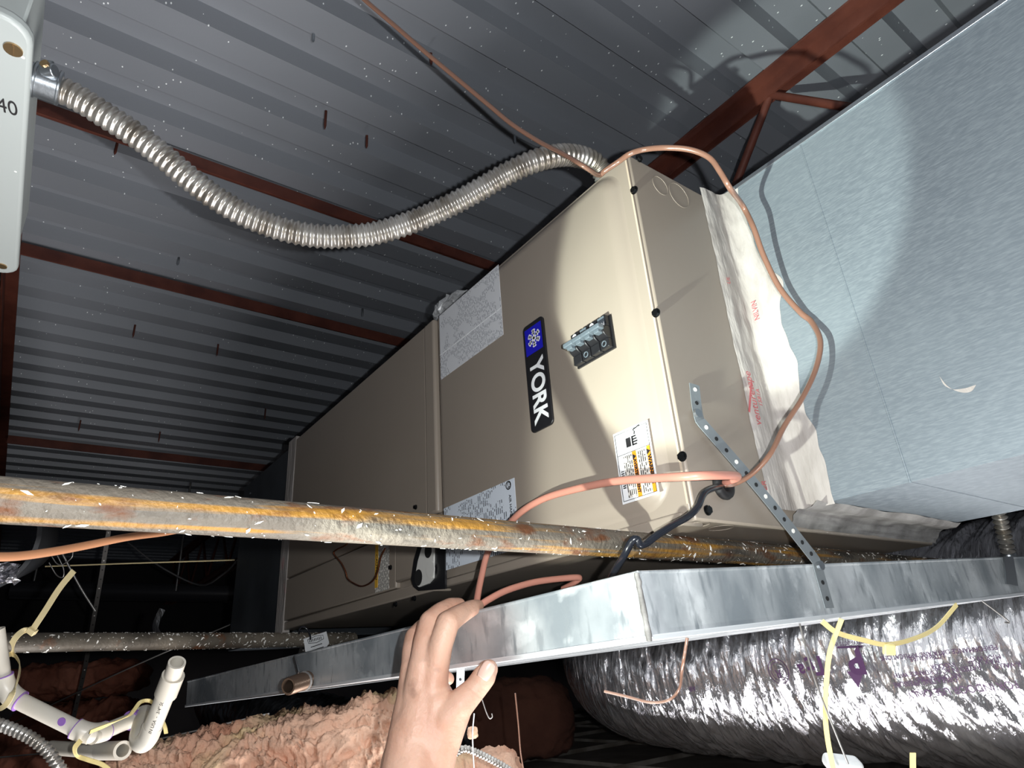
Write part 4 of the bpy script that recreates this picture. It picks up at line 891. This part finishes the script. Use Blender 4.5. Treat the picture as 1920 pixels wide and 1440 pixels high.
wire([at(95,1039,d=2.0), at(106,1056,d=2.0), at(118,1058,d=2.0), at(134,1046,d=2.0), at(137,1034,d=2.0)], 0.0018, 'small curl of wire below the orange cable')
wire([at(92,1055,d=2.0), at(106,1078,d=2.0), at(118,1082,d=2.0), at(119,1066,d=2.0), at(108,1042,d=2.0)], 0.0018, 'hooked loop of thin wire beside the round duct')
wire([at(117,1038,d=2.1), at(150,1100,d=2.1), at(179,1146,d=2.1)], 0.0035, 'short angled wire crossing behind the cable tie tail')
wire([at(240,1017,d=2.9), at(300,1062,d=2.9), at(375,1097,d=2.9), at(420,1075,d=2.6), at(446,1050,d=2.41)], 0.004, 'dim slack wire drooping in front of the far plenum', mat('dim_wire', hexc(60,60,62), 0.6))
wire([at(-10,1372,d=2.6), at(100,1320,d=2.3), at(220,1263,d=2.1), at(330,1214,d=2.02), at(431,1171,d=2.285)], 0.0022, 'long thin wire slanting behind the white pipes')
wire([at(-10,1421,d=1.9), at(130,1408,d=1.9), at(250,1395,d=1.9), at(330,1378,d=1.9), at(505,1338,d=1.9)], 0.0022, 'thin wire lying along the bottom behind the pink batt')
wire([at(889,1338,d=1.1), at(886,1380,d=1.1), at(889,1445,d=1.1)], 0.0012, 'thin white string hanging beside the wrist', M['paper'])
wire([at(904,1312,d=1.5), at(912,1336,d=1.5), at(918,1347,d=1.5), at(923,1344,d=1.5), at(922,1338,d=1.5)], 0.0016, 'small wire hook hanging below the thumb')
wire([at(966,1300,d=1.3), at(972,1360,d=1.3), at(976,1410,d=1.3), at(982,1445,d=1.3)], 0.0016, 'thin brown wire hanging in front of the foil duct end', M['copper_cable'])
wire([pan_edge(1495), at(1520,1250,d=edge_depth(1495)), at(1545,1320,d=edge_depth(1495)), at(1590,1432,d=edge_depth(1495))], 0.0012, 'thin grey wire hanging beside the straight cable tie')
wire([pan_edge(1838), at(1870,1148,d=edge_depth(1838)), at(1892,1166,d=edge_depth(1838)), at(1884,1167,d=edge_depth(1838))], 0.0014, 'short bent wire below the pan near the coiled hanger')
wire([at(1133,1296,d=0.80), at(1175,1306,d=0.79), at(1220,1317,d=0.78), at(1255,1312,d=0.77), at(1274,1290,d=0.765), at(1279,1255,d=edge_depth(1284)), pan_edge(1284)], 0.0017, 'thin brown wire curving across the foil duct', M['copper_cable'])
hk = at(1190, 910, d=0.9)
def small_conduit(pts, r, label, pitch=0.0045):
    p = resample(spline(pts, 20), pitch/6); tag(MB().tube(p, [r*(1 + 0.12*math.sin(2*math.pi*i/6)) for i in range(len(p))], 14).build('armoured_cable', M['conduit'], smooth=80), label, 'conduit')
small_conduit([at(-20,1352,d=0.8), at(20,1366,d=0.8), at(60,1385,d=0.8), at(92,1412,d=0.8), at(118,1450,d=0.8)], 0.0068, 'armoured cable curving down below the sloping white pipe', 0.006)
small_conduit([at(855,1412,d=1.2), at(872,1404,d=1.2), at(900,1414,d=1.2), at(935,1432,d=1.2), at(965,1450,d=1.2)], 0.0062, 'armoured cable curving beside the wrist over the pale batt', 0.006)
bp_ = thing('sprinkler_pipe', at(240, 1106, d=4.0), 'black horizontal pipe with a faint highlight in the dark distance', 'pipe')
MB().tube([at(25, 1106, d=3.6), at(460, 1114, d=3.9)], 0.05, 20).build('pipe_barrel', mat('black_painted_pipe', (0.03,0.03,0.035,1), 0.25), bp_, smooth=50)
for px_ in (60, 330):
    q_ = at(px_, 1108, d=3.75); MB().tube([q_, V((q_.x, q_.y, DECK + 0.03))], 0.006, 8).build('hanger_rod', M['wire'], bp_, smooth=50)
tag(ribbon([at(300,1194,d=1.345), at(292,1178,d=1.35), at(296,1160,d=1.355), at(305,1142,d=1.36)], 0.013, 0.001).build('foil_scrap', M['foil_dark']), 'torn scrap of dark foil standing up on the speckled pipe', 'foil')
# clear bag on the cabinet
bm_ = MB(); rb = random.Random(8); nu, nv = 15, 15; g = []
for i in range(nu):
    for j in range(nv):
        a = 2*math.pi*j/nv; t_ = i/(nu-1); rad = math.sin(math.pi*(0.08 + 0.86*t_))**0.7
        p = V((-1.045 + 0.06*(t_ - 0.5)*2, 0.665, AZ1 + 0.030)) + V((0.012*math.cos(a)*rad, 0.03*math.cos(a)*rad, 0.030*math.sin(a)*rad)); g.append(p + V((rb.uniform(-1,1), rb.uniform(-1,1), rb.uniform(-0.5,1)))*0.008)
bm_.add(g, [(i*nv+j, i*nv+(j+1)%nv, (i+1)*nv+(j+1)%nv, (i+1)*nv+j) for i in range(nu-1) for j in range(nv)])
tag(bm_.build('plastic_bag', M['film']), 'crumpled clear plastic bag lying on top of the air handler', 'plastic bag')

# ================================================================== HAND
hp = thing('person', at(800, 1440, d=0.77), 'bare left hand and wrist reaching up, fingers hooked over the drain pan edge', 'person')
def HJ(cx, cy, d): return at(700 + cx/4, 1080 + cy/4, d=d)
hand = MB()
def cone(a, b, ra, rb_, n=18, k=6):
    """round-ended tapered limb segment"""
    a, b = V(a), V(b); L = (b-a).length; t_ = (b-a).normalized(); pts = []; r = []
    for i in range(k): q = math.pi/2*(1 - i/k); pts.append(a - t_*ra*math.sin(q)); r.append(max(ra*math.cos(q), 0.0004))
    for i in range(5): pts.append(a.lerp(b, i/4)); r.append(ra + (rb_-ra)*i/4)
    for i in range(1, k+1): q = math.pi/2*i/k; pts.append(b + t_*rb_*math.sin(q)); r.append(max(rb_*math.cos(q), 0.0004))
    hand.tube(pts, r, n)
def chain(js):
    for i in range(len(js)-1): cone(js[i][0], js[i+1][0], js[i][1], js[i+1][1])
W0 = (HJ(215,2050,0.70), 0.040); W1 = (HJ(275,1560,0.745), 0.036); W2 = (HJ(320,1330,0.765), 0.033)
chain([W0, W1, W2])
cone(HJ(170,1900,0.72), HJ(232,1380,0.765), 0.030, 0.027); cone(HJ(340,1900,0.72), HJ(410,1360,0.765), 0.030, 0.028); cone(HJ(260,1500,0.75), HJ(300,1180,0.775), 0.033, 0.030)
I0 = (HJ(462,720,0.795), 0.0170); Mi0 = (HJ(368,665,0.80), 0.0168); Ri0 = (HJ(300,690,0.815), 0.0160); Pi0 = (HJ(278,770,0.83), 0.0145)
cone(HJ(370,1260,0.775), I0[0], 0.028, 0.0175); cone(HJ(315,1260,0.775), Mi0[0], 0.028, 0.0175); cone(HJ(285,1260,0.785), Ri0[0], 0.027, 0.0165); cone(HJ(272,1270,0.795), Pi0[0], 0.025, 0.015)
cone(HJ(420,1180,0.79), HJ(400,850,0.81), 0.028, 0.022)
chain([I0, (HJ(505,520,0.80), 0.0152), (HJ(558,352,0.812), 0.0150), (HJ(625,303,0.832), 0.0134), (HJ(690,264,0.855), 0.0122), (HJ(740,240,0.872), 0.0112), (HJ(786,224,0.89), 0.0088)])
chain([Mi0, (HJ(387,500,0.815), 0.0152), (HJ(428,345,0.835), 0.0150), (HJ(500,276,0.855), 0.0134), (HJ(575,232,0.878), 0.0122), (HJ(640,219,0.897), 0.0105)])
chain([Ri0, (HJ(296,560,0.835), 0.0142), (HJ(312,460,0.855), 0.0138), (HJ(370,390,0.88), 0.0124), (HJ(450,345,0.905), 0.0105)])
chain([Pi0, (HJ(305,690,0.86), 0.0118), (HJ(360,660,0.885), 0.0112), (HJ(470,715,0.885), 0.0102), (HJ(562,772,0.865), 0.0088)])
T0 = (HJ(465,1180,0.78), 0.0270); T1 = (HJ(555,1065,0.775), 0.0230); T2 = (HJ(652,958,0.775), 0.0178); T3 = (HJ(765,845,0.785), 0.0145); T4 = (HJ(830,755,0.79), 0.0148); T5 = (HJ(866,698,0.797), 0.0118)
chain([T0, T1, T2, T3, T4, T5])
cone(HJ(560,1010,0.79), HJ(490,860,0.80), 0.017, 0.015); cone(HJ(500,1030,0.79), HJ(470,900,0.80), 0.020, 0.018)
cone(HJ(420,1240,0.772), HJ(470,960,0.785), 0.030, 0.024); cone(HJ(330,1150,0.775), HJ(400,800,0.797), 0.030, 0.0215); cone(HJ(300,1100,0.785), HJ(320,780,0.81), 0.028, 0.020)
cone(HJ(500,1200,0.775), HJ(600,1030,0.776), 0.028, 0.021); cone(HJ(420,1420,0.762), HJ(500,1150,0.776), 0.030, 0.027)
hm_ = bpy.data.meshes.new('hand_tmp'); hm_.from_pydata([tuple(p) for p in hand.v], [], hand.f); ho = bpy.data.objects.new('hand_tmp', hm_); COL.objects.link(ho)
rm = ho.modifiers.new('r', 'REMESH'); rm.mode = 'VOXEL'; rm.voxel_size = 0.0021
sm_ = ho.modifiers.new('s', 'SMOOTH'); sm_.factor = 0.5; sm_.iterations = 14
dg = bpy.context.evaluated_depsgraph_get(); hme = bpy.data.meshes.new_from_object(ho.evaluated_get(dg)); bpy.data.objects.remove(ho)
# knuckle folds: shallow creases across the back of the joints
def crease(p, axis, width, depth, length):
    p = V(p); axis = V(axis).normalized()
    for v in hme.vertices:
        d = v.co - p
        if d.length > 0.022: continue
        s = d.dot(axis); lat = (d - axis*s).length
        fall = max(0, 1 - lat/length)
        for off in (-0.0042, 0.0, 0.0042):
            v.co -= v.normal * (depth * fall * math.exp(-((s - off)/width)**2))
crease(HJ(520,345,0.80), HJ(600,310,0.82) - HJ(510,480,0.80), 0.0011, 0.0010, 0.016)
crease(HJ(690,262,0.845), HJ(740,238,0.87) - HJ(640,290,0.83), 0.0010, 0.0008, 0.013)
crease(HJ(775,845,0.772), HJ(865,700,0.79) - HJ(700,930,0.78), 0.0012, 0.0012, 0.017)
hme.shade_smooth(); hme.name = 'hand'
def skin():
    m = mat('skin', hexc(222,178,155), 0.5, 0.0, var=[(hexc(210,160,136), 26, (1,1,1), .4, .68), (hexc(176,136,118), 34, (1,1,1), .60, .74), (hexc(230,190,166), 12, (1,1,1), .52, .7)], bump=0.12, bscale=240, detail=8)
    B = m.node_tree.nodes['Principled BSDF']; B.inputs['Subsurface Weight'].default_value = 0.12; B.inputs['Subsurface Radius'].default_value = (0.01,0.004,0.002); B.inputs['Subsurface Scale'].default_value = 0.3
    return m
M['skin'] = skin(); hme.materials.clear(); hme.materials.append(M['skin'])
hob = bpy.data.objects.new('hand', hme); COL.objects.link(hob); attach(hob, hp)
# thumb nail, a curved plate
nc = HJ(852, 712, 0.7755); nu_ = (HJ(885,655,0.79) - HJ(815,775,0.785)).normalized(); nface = (-FWD*0.95 + RIGHT*0.10 - DOWN*0.2).normalized(); ns = nu_.cross(nface).normalized(); nface = ns.cross(nu_).normalized()
nm = MB(); g = []; NU, NV = 13, 11
for i in range(NU):
    for j in range(NV):
        u = -1 + 2*i/(NU-1); v = -1 + 2*j/(NV-1); half = 0.0082*(1 - 0.16*u*u)*(1 if u < 0.5 else math.sqrt(max(0.05, 1 - ((u-0.5)/0.62)**2)))
        g.append(nc + nu_*(u*0.0105) + ns*(v*half) - nface*(0.0034*v*v + 0.0012*u*u))
nm.add(g, [(i*NV+j, (i+1)*NV+j, (i+1)*NV+j+1, i*NV+j+1) for i in range(NU-1) for j in range(NV-1)])
nl = nm.build('thumb_nail', mat('fingernail', hexc(232,196,180), 0.3, 0.0, coat=0.3), hp, smooth=180); md = nl.modifiers.new('t', 'SOLIDIFY'); md.thickness = 0.0008
